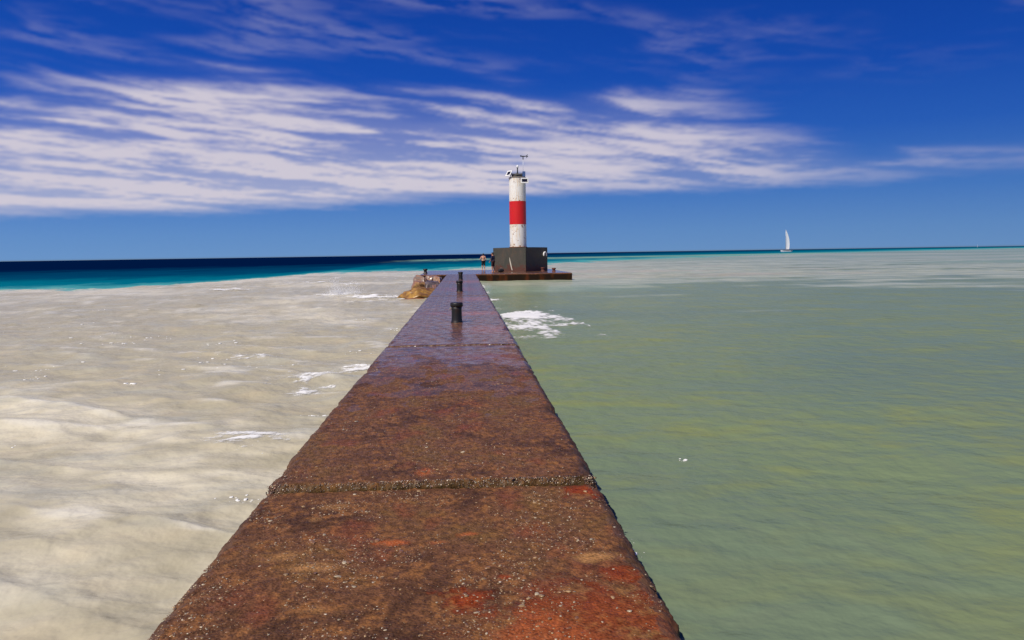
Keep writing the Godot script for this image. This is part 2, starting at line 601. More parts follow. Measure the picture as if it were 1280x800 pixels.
func wet(x: float, z: float) -> float:
	return -z - 10.2 + 2.0 * na.get_noise_2d(x * 0.9, z * 0.35) + 1.6 * nb.get_noise_2d(x * 2.2, z * 1.3) - 0.3 * x


func make_slab(zn: float, zf: float, xs: PackedFloat32Array, zs: PackedFloat32Array, top: float, shift: float, damp: Material, moist: Material, film: Material, parent: Node) -> MeshInstance3D:
	# rows run from the near edge (zn) to the far edge (zf); every edge is worn round, then drops below the water
	var nu := xs.size() + 4
	var nv := zs.size() + 4
	var v := PackedVector3Array(); v.resize(nu * nv)
	var c := PackedColorArray(); c.resize(nu * nv)
	var k := 0
	for j in nv:
		var jz := clampi(j - 2, 0, zs.size() - 1)
		for i in nu:
			var ix := clampi(i - 2, 0, xs.size() - 1)
			var x := xs[ix]
			var z := zs[jz]
			var chip := 0.5 + 0.7 * nb.get_noise_2d(x * 2.0 + z * 2.3, z * 1.1 + 70.0)
			var chip2 := nb.get_noise_2d(x * 7.0, z * 6.0 + 20.0)
			var el := x - PIER_L
			var er := PIER_R - x
			var ed := minf(el, er)
			var notch := maxf(0.0, nb.get_noise_2d(z * 0.9 + (30.0 if el < er else 0.0), 8.0) - 0.22) * 1.6 + maxf(0.0, nb.get_noise_2d(z * 4.0, 60.0) - 0.35)
			var bw := 0.085 + 0.03 * chip2 + 0.10 * notch
			var y := top + deck_relief(x, z) - 0.003 * (x - 0.2)
			if ed < bw: y -= (0.055 + 0.02 * chip + 0.10 * notch) * pow(1.0 - ed / bw, 1.5)
			var ez := minf(zn - z, z - zf)
			var bz := 0.030 + 0.045 * maxf(0.0, chip - 0.35) + 0.018 * chip2
			if ez < bz: y -= (0.035 + 0.035 * chip) * pow(1.0 - maxf(0.0, ez) / bz, 1.4) + 0.006 * chip2
			var px := x + shift
			if ed < 0.05: px += (1.0 if el < er else -1.0) * (0.035 * notch + 0.008 * chip2) * (1.0 - ed / 0.05)
			if j < 2 or j > nv - 3 or i < 2 or i > nu - 3:
				if j == 0 or j == nv - 1 or i == 0 or i == nu - 1:
					y = -1.3
				else:
					y -= 0.04
				if i < 2: px -= 0.004
				if i > nu - 3: px += 0.004
			v[k] = Vector3(px, y, z)
			var col := deck_color(x, z)
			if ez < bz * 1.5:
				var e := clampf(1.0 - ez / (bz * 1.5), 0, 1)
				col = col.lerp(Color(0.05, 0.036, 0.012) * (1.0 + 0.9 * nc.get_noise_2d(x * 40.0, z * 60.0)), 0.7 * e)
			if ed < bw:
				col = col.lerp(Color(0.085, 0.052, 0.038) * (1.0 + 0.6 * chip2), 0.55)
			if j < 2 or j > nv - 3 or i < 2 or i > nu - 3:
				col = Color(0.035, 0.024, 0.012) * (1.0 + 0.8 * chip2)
			c[k] = col
			k += 1
	var n := grid_normals(v, nu, nv)
	var a := PackedInt32Array()
	var b := PackedInt32Array()
	var ab := PackedInt32Array()
	for j in nv - 1:
		for i in nu - 1:
			var q := j * nu + i
			var p := v[q]
			var wt := wet(p.x, p.z)
			var t := b if wt > 2.2 else ab if wt > 0.0 else a
			t.append(q); t.append(q + nu); t.append(q + 1); t.append(q + 1); t.append(q + nu); t.append(q + nu + 1)
	var m := ArrayMesh.new()
	for e in [[a, damp], [ab, moist], [b, film]]:
		if e[0].size():
			m.add_surface_from_arrays(Mesh.PRIMITIVE_TRIANGLES, arr(v, n, c, e[0]))
			m.surface_set_material(m.get_surface_count() - 1, e[1])
	return obj("slab", m, null, parent)


func spaced(a: float, b: float, n: int, edge: float, ne: int) -> PackedFloat32Array:
	# from a to b in n steps, with ne finer steps over the first and last `edge` metres
	var o := PackedFloat32Array()
	var s := signf(b - a)
	for i in ne: o.append(a + s * edge * i / ne)
	for i in n + 1: o.append(lerpf(a + s * edge, b - s * edge, float(i) / n))
	for i in range(ne - 1, -1, -1): o.append(b - s * edge * i / ne)
	return o


func make_pier() -> void:
	var pier := base("pier", Vector3.ZERO)
	tag(pier, "long rust-stained concrete pier of wet slabs running out to the beacon", "pier")
	var grain := noise_tex(8, 0.09, 4, 512)
	var rough := Gradient.new()
	rough.set_color(0, Color(0.30, 0.30, 0.30)); rough.set_color(1, Color(0.85, 0.85, 0.85))
	var damp := vmat(1.0)
	damp.roughness_texture = noise_tex(18, 0.02, 4, 512, FastNoiseLite.TYPE_SIMPLEX, rough)
	damp.uv1_triplanar = true
	damp.uv1_world_triplanar = true
	damp.uv1_scale = Vector3(0.9, 0.9, 0.9)
	damp.heightmap_enabled = true
	damp.heightmap_texture = grain
	damp.heightmap_scale = 0.5
	damp.metallic_specular = 0.2
	damp.clearcoat_enabled = true
	damp.clearcoat = 0.03
	damp.clearcoat_roughness = 0.3
	var moist := damp.duplicate()
	moist.clearcoat = 0.3
	moist.clearcoat_roughness = 0.24
	var film := vmat(0.5)
	film.uv1_triplanar = true
	film.uv1_world_triplanar = true
	film.uv1_scale = Vector3(0.5, 0.5, 0.5)
	film.clearcoat_enabled = true
	film.clearcoat = 0.9
	film.clearcoat_roughness = 0.12
	film.clearcoat_texture = noise_tex(28, 0.012, 3, 512, FastNoiseLite.TYPE_SIMPLEX, ramp2(Color(0.0, 0.0, 0.0), Color(1, 1, 1)))
	film.metallic_specular = 0.5
	var tops := [DECK - 0.034, DECK, DECK + 0.012, DECK + 0.004, DECK + 0.010, DECK + 0.002, DECK + 0.006, DECK]
	var shifts := [0.0, 0.0, 0.012, -0.006, 0.01, 0.0, 0.006, 0.0]
	var slabs := []
	for s in 8:
		var zn := -(JOINT0 + STEP * (s - 1)) - 0.012
		var zf := -(JOINT0 + STEP * s) + 0.012
		if s == 0: zn = 3.0
		var xs: PackedFloat32Array
		var zs: PackedFloat32Array
		if s == 0:
			xs = spaced(PIER_L, PIER_R, 340, 0.12, 20)
			zs = PackedFloat32Array()
			for i in 12: zs.append(lerpf(zn, -2.9, i / 12.0))
			for i in 440: zs.append(lerpf(-2.9, zf + 0.12, i / 440.0))
			for i in 31: zs.append(lerpf(zf + 0.12, zf, i / 30.0))
		elif s == 1:
			xs = spaced(PIER_L, PIER_R, 260, 0.12, 16)
			zs = spaced(zn, zf, 330, 0.12, 24)
		elif s == 2:
			xs = spaced(PIER_L, PIER_R, 150, 0.12, 12)
			zs = spaced(zn, zf, 130, 0.12, 12)
		else:
			xs = spaced(PIER_L, PIER_R, 90, 0.12, 8)
			zs = spaced(zn, zf, 60, 0.12, 6)
		slabs.append(make_slab(zn, zf, xs, zs, tops[s], shifts[s], damp, moist, film, pier))
	# pebbles laid bare in the worn concrete of the two nearest slabs
	var rng := RandomNumberGenerator.new()
	rng.seed = 99
	var pm := vmat(0.4)
	pm.clearcoat_enabled = true
	pm.clearcoat = 0.4
	pm.clearcoat_roughness = 0.15
	var palette := [Color(0.42, 0.27, 0.12), Color(0.30, 0.15, 0.06), Color(0.52, 0.42, 0.27), Color(0.20, 0.09, 0.04), Color(0.62, 0.52, 0.38), Color(0.10, 0.06, 0.045), Color(0.36, 0.20, 0.13)]
	for s in 2:
		var groups := [[], [], []]
		var tints := [[], [], []]
		var want := 14000 if s == 0 else 7500
		var z0 := -2.9 if s == 0 else -JOINT0 - 0.03
		var z1 := -JOINT0 + 0.02 if s == 0 else -JOINT0 - STEP + 0.05
		for q in want:
			var x := rng.randf_range(PIER_L + 0.02, PIER_R - 0.02)
			var z := z0 + (z1 - z0) * (rng.randf() if s == 0 else pow(rng.randf(), 1.7))
			var dens := 0.30 + 1.4 * na.get_noise_2d(x * 1.3 + 5.0, z * 1.2) + 0.5 * nb.get_noise_2d(x * 4.0, z * 4.0 + 9.0)
			if s == 0: dens += 0.22 * sst(4.6, 3.4, -z) - 0.25 * sst(0.2, 0.9, x)
			if rng.randf() > clampf(dens, 0.06, 1.0): continue
			var r := 0.0022 + 0.0055 * pow(rng.randf(), 3.0)
			if rng.randf() < 0.012: r = rng.randf_range(0.009, 0.016)
			var y: float = tops[s] + deck_relief(x, z) - 0.003 * (x - 0.2)
			var ed := minf(x - PIER_L, PIER_R - x)
			if ed < 0.09: y -= 0.06 * pow(1.0 - ed / 0.09, 1.5)
			var bas := Basis.from_euler(Vector3(rng.randf_range(-0.2, 0.2), rng.randf() * TAU, rng.randf_range(-0.2, 0.2)))
			bas = bas.scaled_local(Vector3(r * rng.randf_range(0.9, 1.6), r * 0.5, r))
			var g := rng.randi() % 3
			groups[g].append(Transform3D(bas, Vector3(x, y, z)))
			var ci := clampi(int(abs(rng.randfn(0.0, 1.9))), 0, 6)
			tints[g].append(palette[ci] * rng.randf_range(0.5, 0.95))
		# the broken lip along the joint is full of wet gravel
		if s == 1:
			for q in 1500:
				var x := rng.randf_range(PIER_L + 0.03, PIER_R - 0.02)
				var t := rng.randf()
				var z := -JOINT0 - 0.014 - 0.05 * t
				var chip := 0.5 + 0.7 * nb.get_noise_2d(x * 2.0 + z * 2.3, z * 1.1 + 70.0)
				var chip2 := nb.get_noise_2d(x * 7.0, z * 6.0 + 20.0)
				var bz := 0.030 + 0.045 * maxf(0.0, chip - 0.35) + 0.018 * chip2
				var y: float = tops[1] + deck_relief(x, z)
				var ez := -JOINT0 - 0.012 - z
				if ez < bz: y -= (0.035 + 0.035 * chip) * pow(1.0 - maxf(0.0, ez) / bz, 1.4) + 0.006 * chip2
				var r := rng.randf_range(0.002, 0.007)
				var bas := Basis.from_euler(Vector3(rng.randf() * 2.0, rng.randf() * TAU, 0)).scaled_local(Vector3(r, r * 0.8, r * 1.2))
				groups[q % 3].append(Transform3D(bas, Vector3(x, y, z)))
				tints[q % 3].append(palette[[0, 3, 5, 4, 2, 6, 3, 5][rng.randi() % 8]] * (rng.randf_range(0.2, 0.7) if rng.randf() < 0.85 else 1.25))  # the few brightened pebbles are painted to stand in for wet glints
		for g in 3:
			multi("bare_pebbles", blob_mesh(100 + g, 6, 3, 0.3), pm, groups[g], tints[g], slabs[s])
	# rust ring round a cut bolt
	obj("bolt_stub", lathe([[0.016, -0.02], [0.016, 0.008], [0.011, 0.011]], 12), mat(Color(0.12, 0.05, 0.02), 0.7), slabs[1]).position = Vector3(-0.33, DECK, -6.0)


func ramp2(a: Color, b: Color) -> Gradient:
	var g := Gradient.new()
	g.set_color(0, a); g.set_color(1, b)
	return g


func make_platform(film: Material) -> void:
	var x0 := -3.8
	var x1 := 9.05
	var z0 := -(JOINT0 + STEP * 7) - 0.012
	var z1 := -84.5
	var xs := spaced(x0, x1, 110, 0.15, 5)
	var zs := spaced(z0, z1, 60, 0.15, 5)
	var nu := xs.size() + 10
	var nv := zs.size() + 10
	var v := PackedVector3Array(); v.resize(nu * nv)
	var c := PackedColorArray(); c.resize(nu * nv)
	var drop := [-1.3, -0.15, 0.1, 0.3, 0.46]
	var k := 0
	for j in nv:
		for i in nu:
			var x := xs[clampi(i - 5, 0, xs.size() - 1)]
			var z := zs[clampi(j - 5, 0, zs.size() - 1)]
			var lev := mini(mini(i, nu - 1 - i), mini(j, nv - 1 - j))
			var e := minf(minf(x - x0, x1 - x), minf(z0 - z, z - z1))
			var y := DECK + 0.012 * na.get_noise_2d(x * 0.4, z * 0.4) + 0.004 * nb.get_noise_2d(x * 2.0, z * 2.0)
			if e < 0.1: y -= 0.05 * (1.0 - e / 0.1)
			var col := deck_color(x * 0.6 + 20.0, z)
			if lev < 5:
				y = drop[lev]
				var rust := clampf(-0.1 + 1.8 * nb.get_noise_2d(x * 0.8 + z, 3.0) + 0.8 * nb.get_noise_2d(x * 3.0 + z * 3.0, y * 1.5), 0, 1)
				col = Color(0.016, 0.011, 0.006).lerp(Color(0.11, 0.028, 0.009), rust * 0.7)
			v[k] = Vector3(x, y, z)
			c[k] = col
			k += 1
	var p := base("beacon_platform")
	tag(p, "low dark concrete platform crossing the end of the pier under the beacon", "platform")
	var n := grid_normals(v, nu, nv)
	var top := PackedInt32Array()
	var side := PackedInt32Array()
	for j in nv - 1:
		for i in nu - 1:
			var q := j * nu + i
			var t := side if mini(mini(i, nu - 2 - i), mini(j, nv - 2 - j)) < 5 else top
			t.append(q); t.append(q + nu); t.append(q + 1); t.append(q + 1); t.append(q + nu); t.append(q + nu + 1)
	var m := ArrayMesh.new()
	m.add_surface_from_arrays(Mesh.PRIMITIVE_TRIANGLES, arr(v, n, c, top))
	m.surface_set_material(0, film)
	m.add_surface_from_arrays(Mesh.PRIMITIVE_TRIANGLES, arr(v, n, c, side))
	var wall := vmat(0.8)
	wall.metallic_specular = 0.25
	m.surface_set_material(1, wall)
	obj("slab", m, null, p)


# ---------------------------------------------------------------- beacon
func painted_shaft(r: float, y0: float, y1: float, paint: Color, seed_: int, rusty: float) -> ArrayMesh:
	var f := FastNoiseLite.new(); f.seed = seed_; f.fractal_octaves = 4; f.frequency = 1.0
	var nu := 97
	var nv := 70
	var v := PackedVector3Array()
	var n := PackedVector3Array()
	var c := PackedColorArray()
	for j in nv:
		var y := lerpf(y0, y1, float(j) / (nv - 1))
		for i in nu:
			var t := TAU * i / (nu - 1)
			var d := Vector3(cos(t), 0, -sin(t))
			var blot := f.get_noise_3d(d.x * 3.2, y * 2.6, d.z * 3.2) + 0.35 * f.get_noise_3d(d.x * 9.0, y * 5.0, d.z * 9.0)
			var run := f.get_noise_3d(d.x * 9.0, y * 0.7 + 30.0, d.z * 9.0)
			# paint has come off more on the weather side, which faces the pier and the open water
			var side := 0.5 + 0.5 * d.dot(Vector3(-0.45, 0, 0.89))
			var foot := sst(0.5, 0.0, absf(y - y0)) * 0.25
			var top := sst(0.7, 0.0, absf(y1 - y)) * 0.2
			var rust := sst(0.45, 0.56, blot + (0.24 * side + foot + top - 0.24) * rusty)
			var stain := sst(0.15, 0.6, run + 0.35 * side + foot + top - 0.22) * 0.75 * rusty
			var col := paint.lerp(Color(paint.r * 0.85, paint.g * 0.62, paint.b * 0.36), stain)
			col = col.lerp(Color(0.22, 0.075, 0.025), rust * rusty)
			v.append(Vector3(d.x * r, y, d.z * r))
			n.append(d)
			c.append(col)
	var m := amesh(v, n, c, grid_index(nu, nv))
	return m


func make_beacon() -> void:
	var cx := 5.32
	var cz := -75.6
	var t := base("beacon_tower", Vector3(cx, DECK, cz))
	tag(t, "white beacon tower with one red band on a dark concrete block", "beacon")
	# block
	var st := base_block(3.7, 2.22)
	var bm := vmat(0.62)
	bm.heightmap_enabled = true
	bm.uv1_triplanar = true
	bm.uv1_scale = Vector3(0.7, 0.7, 0.7)
	bm.heightmap_texture = noise_tex(58, 0.03, 5, 512)
	bm.heightmap_scale = 2.0
	var block := obj("base_block", st, bm, t)
	block.rotation.y = -deg_to_rad(38.0) + 0.0
	# pale mineral streak on the block's lit face
	var stk := SurfaceTool.new()
	stk.begin(Mesh.PRIMITIVE_TRIANGLES)
	var pts := [[0.03, 1.30, 0.015], [0.06, 1.05, 0.045], [0.13, 0.75, 0.060], [0.20, 0.45, 0.050], [0.28, 0.20, 0.055], [0.30, 0.10, 0.02]]
	for i in pts.size() - 1:
		var p = pts[i]
		var q = pts[i + 1]
		var a := Vector3(p[0] - p[2], p[1], 1.857)
		var b := Vector3(p[0] + p[2], p[1], 1.857)
		var c := Vector3(q[0] - q[2], q[1], 1.857)
		var d := Vector3(q[0] + q[2], q[1], 1.857)
		var up := Vector3(0, 0, 0.012)
		for w in [a, (a + b) / 2 + up, c, (a + b) / 2 + up, (c + d) / 2 + up, c, (a + b) / 2 + up, b, (c + d) / 2 + up, b, d, (c + d) / 2 + up]: stk.add_vertex(w)
	stk.generate_normals()
	obj("mineral_streak", stk.commit(), mat(Color(0.52, 0.48, 0.40), 0.9), block)
	# shaft
	var sx := -0.20
	var r := 0.785
	var y0 := 2.22
	var hb := 2.155
	var lower := obj("white_band", painted_shaft(r, y0, y0 + hb, Color(0.80, 0.79, 0.76), 3, 1.0), vmat(0.5), t)
	var red := obj("red_band", painted_shaft(r + 0.004, y0 + hb, y0 + 2 * hb, Color(0.62, 0.012, 0.014), 4, 0.35), vmat(0.42), t)
	var upper := obj("white_band", painted_shaft(r, y0 + 2 * hb, y0 + 3 * hb, Color(0.80, 0.79, 0.76), 5, 0.8), vmat(0.5), t)
	for o in [lower, red, upper]: o.position.x = sx
	tag(lower, "rust-flecked lower white band")
	var ytop := y0 + 3 * hb
	var steel := mat(Color(0.09, 0.085, 0.08), 0.6, 0.3)
	var rusty := mat(Color(0.17, 0.07, 0.03), 0.85)
	var white := mat(Color(0.82, 0.82, 0.80), 0.4)
	var foot := obj("foot_flange", lathe([[r + 0.07, 0.0], [r + 0.07, 0.05], [r + 0.02, 0.07]], 48), rusty, t)
	foot.position = Vector3(sx, y0, 0)
	var cap := obj("top_plate", lathe([[r + 0.03, 0.0], [r + 0.03, 0.05], [r - 0.06, 0.09]], 48), mat(Color(0.20, 0.17, 0.14), 0.7), t)
	cap.position = Vector3(sx, ytop, 0)
	# equipment rack on the top: low drum, rail posts
	var rack := obj("equipment_drum", lathe([[0.50, 0.06], [0.50, 0.34], [0.46, 0.38]], 32), steel, t)
	rack.position = Vector3(sx - 0.02, ytop, 0)
	for i in 8:
		var an := TAU * i / 8.0 + 0.2
		var p := Vector3(sx + cos(an) * 0.62, ytop, sin(an) * 0.62)
		obj("rail_post", tube([p + Vector3(0, 0.05, 0), p + Vector3(0, 0.42, 0)], [0.028, 0.028], 8), rusty if i % 3 == 0 else steel, t)
	var ring := []
	var rr := []
	for i in 33:
		ring.append(Vector3(sx + cos(TAU * i / 32.0) * 0.62, ytop + 0.42, sin(TAU * i / 32.0) * 0.62))
		rr.append(0.025)
	obj("rail", tube(ring, rr, 6), steel, t)
	# light on its stem
	var lamp := obj("lantern_stem", lathe([[0.07, 0.3], [0.055, 0.9], [0.075, 0.92], [0.075, 0.98]], 16), mat(Color(0.16, 0.18, 0.22), 0.5, 0.4), t)
	lamp.position = Vector3(sx + 0.03, ytop, 0.05)
	var lens := obj("lens", lathe([[0.085, 0.98], [0.10, 1.02], [0.10, 1.14], [0.06, 1.20], [0.02, 1.22]], 16), mat(Color(0.85, 0.86, 0.88), 0.15), lamp)
	# blue battery box
	var box := obj("battery_box", cbox(Vector3(0.26, 0.50, 0.24), 0.02), mat(Color(0.05, 0.10, 0.26), 0.5), t)
	box.position = Vector3(sx + 0.60, ytop + 0.34, 0.34)
	# solar panels
	for s in [[Vector3(sx - 0.80, ytop + 0.42, 0.35), Vector3(-0.62, 0.55, 0.56), 0.62, 0.60], [Vector3(sx + 0.62, ytop - 0.30, 0.92), Vector3(0.18, 0.12, 0.98), 0.74, 0.50]]:
		var holder := Node3D.new()
		holder.name = "solar_panel"
		t.add_child(holder, true)
		var back: Vector3 = s[1].normalized()
		var xx := Vector3.UP.cross(back).normalized()
		holder.transform = Transform3D(Basis(xx, back.cross(xx), back), s[0])
		for e in [[Vector3(s[2], 0.11, 0.06), Vector3(0, s[3] / 2 - 0.055, 0)], [Vector3(s[2], 0.11, 0.06), Vector3(0, -s[3] / 2 + 0.055, 0)], [Vector3(0.11, s[3] - 0.22, 0.058), Vector3(s[2] / 2 - 0.055, 0, 0)], [Vector3(0.11, s[3] - 0.22, 0.058), Vector3(-s[2] / 2 + 0.055, 0, 0)]]:
			obj("frame", cbox(e[0], 0.008, e[1]), white, holder)
		obj("cells", cbox(Vector3(s[2] - 0.20, s[3] - 0.20, 0.03), 0.004, Vector3(0, 0, 0.005)), mat(Color(0.012, 0.012, 0.022), 0.15), holder)
		var inner := holder.to_local(t.to_global(Vector3(sx + 0.1 * signf(s[0].x - sx), ytop + (0.1 if s[0].x < sx else -0.3), 0.2)))
		obj("bracket", tube([Vector3(0, -0.05, -0.02), inner], [0.025, 0.025], 8), steel, holder)
	# wind sensor on a thin mast
	var mx := sx + 0.55
	obj("sensor_mast", tube([Vector3(mx, ytop + 0.05, 0.0), Vector3(mx + 0.02, ytop + 1.72, 0.0)], [0.022, 0.016], 8), mat(Color(0.55, 0.58, 0.62), 0.4, 0.3), t)
	var black := mat(Color(0.015, 0.016, 0.02), 0.5)
	var sensor := Node3D.new()
	sensor.name = "wind_sensor"
	t.add_child(sensor)
	sensor.position = Vector3(mx + 0.02, ytop + 1.72, 0)
	obj("swivel", lathe([[0.035, 0.0], [0.045, 0.06], [0.045, 0.24], [0.03, 0.28]], 12), black, sensor)
	obj("body", tube([Vector3(-0.18, 0.30, 0), Vector3(-0.10, 0.30, 0), Vector3(0.14, 0.30, 0), Vector3(0.36, 0.31, 0)], [0.02, 0.055, 0.045, 0.03], 10), black, sensor)
	for i in 4:
		var blade := obj("propeller_blade", cbox(Vector3(0.02, 0.17, 0.075), 0.006, Vector3(0, 0.10, 0)), black, sensor)
		blade.position = Vector3(0.37, 0.31, 0)
		blade.rotation = Vector3(TAU * i / 4.0 + 0.4, 0.5, 0)
	obj("tail_fin", cbox(Vector3(0.12, 0.13, 0.012), 0.004, Vector3(-0.20, 0.33, 0)), black, sensor)
	# horseshoe buoy on the shaded face of the block
	var hb2 := []
	var hr := []
	for i in 25:
		var a := lerpf(-0.35, PI + 0.35, i / 24.0)
		hb2.append(Vector3(cos(a) * 0.22, sin(a) * 0.22 + (0.0 if sin(a) > 0 else sin(a) * 0.2), 0))
		hr.append(0.075 if i > 0 and i < 24 else 0.05)
	var buoy := base("horseshoe_buoy")
	var nrm := Vector3(0.788, 0, 0.616)
	var along := Vector3(0.616, 0, -0.788)
	buoy.transform = Transform3D(Basis(along, Vector3.UP, along.cross(Vector3.UP)), Vector3(cx, DECK + 1.52, cz) + nrm * 1.945 + along * 1.25)
	obj("float", tube(hb2, hr, 14), mat(Color(0.82, 0.82, 0.80), 0.5), buoy)
	obj("hook", tube([Vector3(0, 0.12, -0.10), Vector3(0, 0.13, 0.05), Vector3(0, 0.19, 0.09)], [0.012, 0.012, 0.012], 8), steel, buoy)
	tag(buoy, "white horseshoe lifebuoy hung on the dark right face of the beacon block", "lifebuoy")


func base_block(s: float, h: float) -> ArrayMesh:
	# four faces with vertex colours, a chamfered top rim, turned so that local +z and +x are the two faces in view
	var v := PackedVector3Array()
	var n := PackedVector3Array()
	var c := PackedColorArray()
	var idx := PackedInt32Array()
	var nu := 41
	var nv := 31
	var hs := s / 2
	for face in 5:
		var rot := Basis(Vector3.UP, face * PI / 2)
		var at := v.size()
		for j in nv:
			for i in nu:
				var a := lerpf(-hs + 0.02, hs - 0.02, float(i) / (nu - 1))
				var b := lerpf(-0.15, h - 0.02, float(j) / (nv - 1))
				var p := rot * Vector3(a, b, hs)
				var nn := rot * Vector3(0, 0, 1)
				if face == 4:
					p = Vector3(a, h, -lerpf(-hs + 0.02, hs - 0.02, float(j) / (nv - 1)))
					nn = Vector3.UP
				v.append(p)
				n.append(nn)
				var col := Color(0.062, 0.053, 0.040)
				var k1 := nb.get_noise_3d(p.x * 0.8, p.y * 0.5, p.z * 0.8)
				var k2 := nb.get_noise_3d(p.x * 5.0, p.y * 0.9, p.z * 5.0)
				var k3 := nb.get_noise_3d(p.x * 3.0, p.y * 3.0, p.z * 3.0)
				col = col.lerp(Color(0.043, 0.046, 0.035), clampf(0.4 + 1.2 * k1, 0, 1))
				col = col.lerp(Color(0.092, 0.076, 0.055), clampf(1.6 * k2, 0, 1) * 0.7)
				# rust-brown splash stain with a ragged upper edge round the foot
				col = col.lerp(Color(0.085, 0.030, 0.016), sst(0.10, -0.06, (p.y - 0.42) * 0.5 + 0.35 * k3 + 0.15 * k1))
				col = col.lerp(Color(0.10, 0.055, 0.028), sst(0.0, 0.2, 0.9 * k2 - 0.3 + 0.25 * (p.y - 1.6)) * 0.6)
				c.append(col)
		for e in grid_index(nu, nv): idx.append(at + e)
	# chamfer strip between faces and top, and at the vertical corners
	var st := SurfaceTool.new()
	st.begin(Mesh.PRIMITIVE_TRIANGLES)
	st.append_from(amesh(v, n, c, idx), 0, Transform3D())
	for face in 4:
		var rot := Basis(Vector3.UP, face * PI / 2)
		var q := hs - 0.02
		st.set_color(Color(0.12, 0.10, 0.075))
		st.set_normal(rot * Vector3(0, 0.7, 0.7))
		for p in [Vector3(-q, h - 0.02, hs), Vector3(-q, h, q), Vector3(q, h - 0.02, hs), Vector3(q, h - 0.02, hs), Vector3(-q, h, q), Vector3(q, h, q)]: st.add_vertex(rot * p)
		st.set_color(Color(0.10, 0.085, 0.065))
		st.set_normal(rot * Vector3(0.7, 0, 0.7))
		for p in [Vector3(q, -0.15, hs), Vector3(q, h - 0.02, hs), Vector3(hs, -0.15, q), Vector3(hs, -0.15, q), Vector3(q, h - 0.02, hs), Vector3(hs, h - 0.02, q)]: st.add_vertex(rot * p)
	return st.commit()


# ---------------------------------------------------------------- bollards
func make_bollards() -> void:
	var iron := vmat(0.48)
	iron.metallic_specular = 0.5
	var shaft := speckled(lathe([[0.148, -0.03], [0.148, 0.01], [0.138, 0.03], [0.128, 0.08], [0.124, 0.20], [0.123, 0.32], [0.130, 0.385]], 40), 61)
	var cap := speckled(lathe([[0.130, 0.38], [0.146, 0.400], [0.153, 0.415], [0.153, 0.470], [0.146, 0.484], [0.12, 0.492], [0.05, 0.496]], 40), 62)
	var first: Node3D = null
	var spots := [[-0.205, -19.35, 1.0, "mooring_bollard", "nearest and largest of the black iron bollards along the pier"], [-0.225, -35.6, 1.0, "mooring_bollard", "middle one of the three black bollards along the pier centre"], [-0.25, -52.3, 1.04, "mooring_bollard", "farthest black bollard on the pier, just before the platform"]]
	for s in spots:
		var b: Node3D
		if first == null:
			b = base("mooring_bollard")
			obj("post", shaft, iron, b)
			obj("cap", cap, iron, b)
			obj("cap_bolt", tube([Vector3(-0.12, 0.345, 0.04), Vector3(-0.165, 0.35, 0.06)], [0.018, 0.016], 8), mat(Color(0.30, 0.24, 0.15), 0.7), b)
			first = b
		else:
			b = first.duplicate()
			b.name = numbered("mooring_bollard")
			add_child(b)
		b.position = Vector3(s[0], DECK + 0.004, s[1])
		b.scale = Vector3.ONE * s[2]
		tag(b, s[4], "bollard", "black bollards along the pier")
	# short rusty stubs on the platform
	var rm := vmat(0.75)
	var body := speckled(lathe([[0.20, -0.03], [0.20, 0.02], [0.15, 0.04], [0.14, 0.20], [0.19, 0.24], [0.19, 0.30], [0.15, 0.33]], 24), 63, Color(0.13, 0.035, 0.02), Color(0.05, 0.02, 0.015))
	for s in [[9.05 - 1.05, -71.4, "short rusty bollard nearest the right end of the beacon platform", body], [9.05 - 1.75, -74.4, "short rusty bollard on the platform, just right of the block", body]]:
		var b := base("platform_bollard", Vector3(s[0], DECK, s[1]))
		obj("post", s[3], rm, b)
		tag(b, s[2], "bollard", "rusty bollards on the platform")
	var dark := speckled(lathe([[0.22, -0.03], [0.22, 0.02], [0.15, 0.05], [0.14, 0.26], [0.21, 0.31], [0.21, 0.37], [0.14, 0.41]], 24), 64)
	var b2 := base("platform_bollard", Vector3(-3.5, DECK, -72.5))
	obj("post", dark, iron, b2)
	tag(b2, "small black bollard on the platform's left end above the boulders", "bollard")


func speckled(m: ArrayMesh, seed_: int, a := Color(0.009, 0.008, 0.008), b := Color(0.026, 0.014, 0.009)) -> ArrayMesh:
	var f := FastNoiseLite.new(); f.seed = seed_; f.fractal_octaves = 4; f.frequency = 1.0
	var s := m.surface_get_arrays(0)
	var c := PackedColorArray()
	for p in s[Mesh.ARRAY_VERTEX]:
		c.append(a.lerp(b, sst(0.05, 0.4, f.get_noise_3dv(p * 9.0))))
	s[Mesh.ARRAY_COLOR] = c
	var o := ArrayMesh.new()
	o.add_surface_from_arrays(Mesh.PRIMITIVE_TRIANGLES, s)
	return o


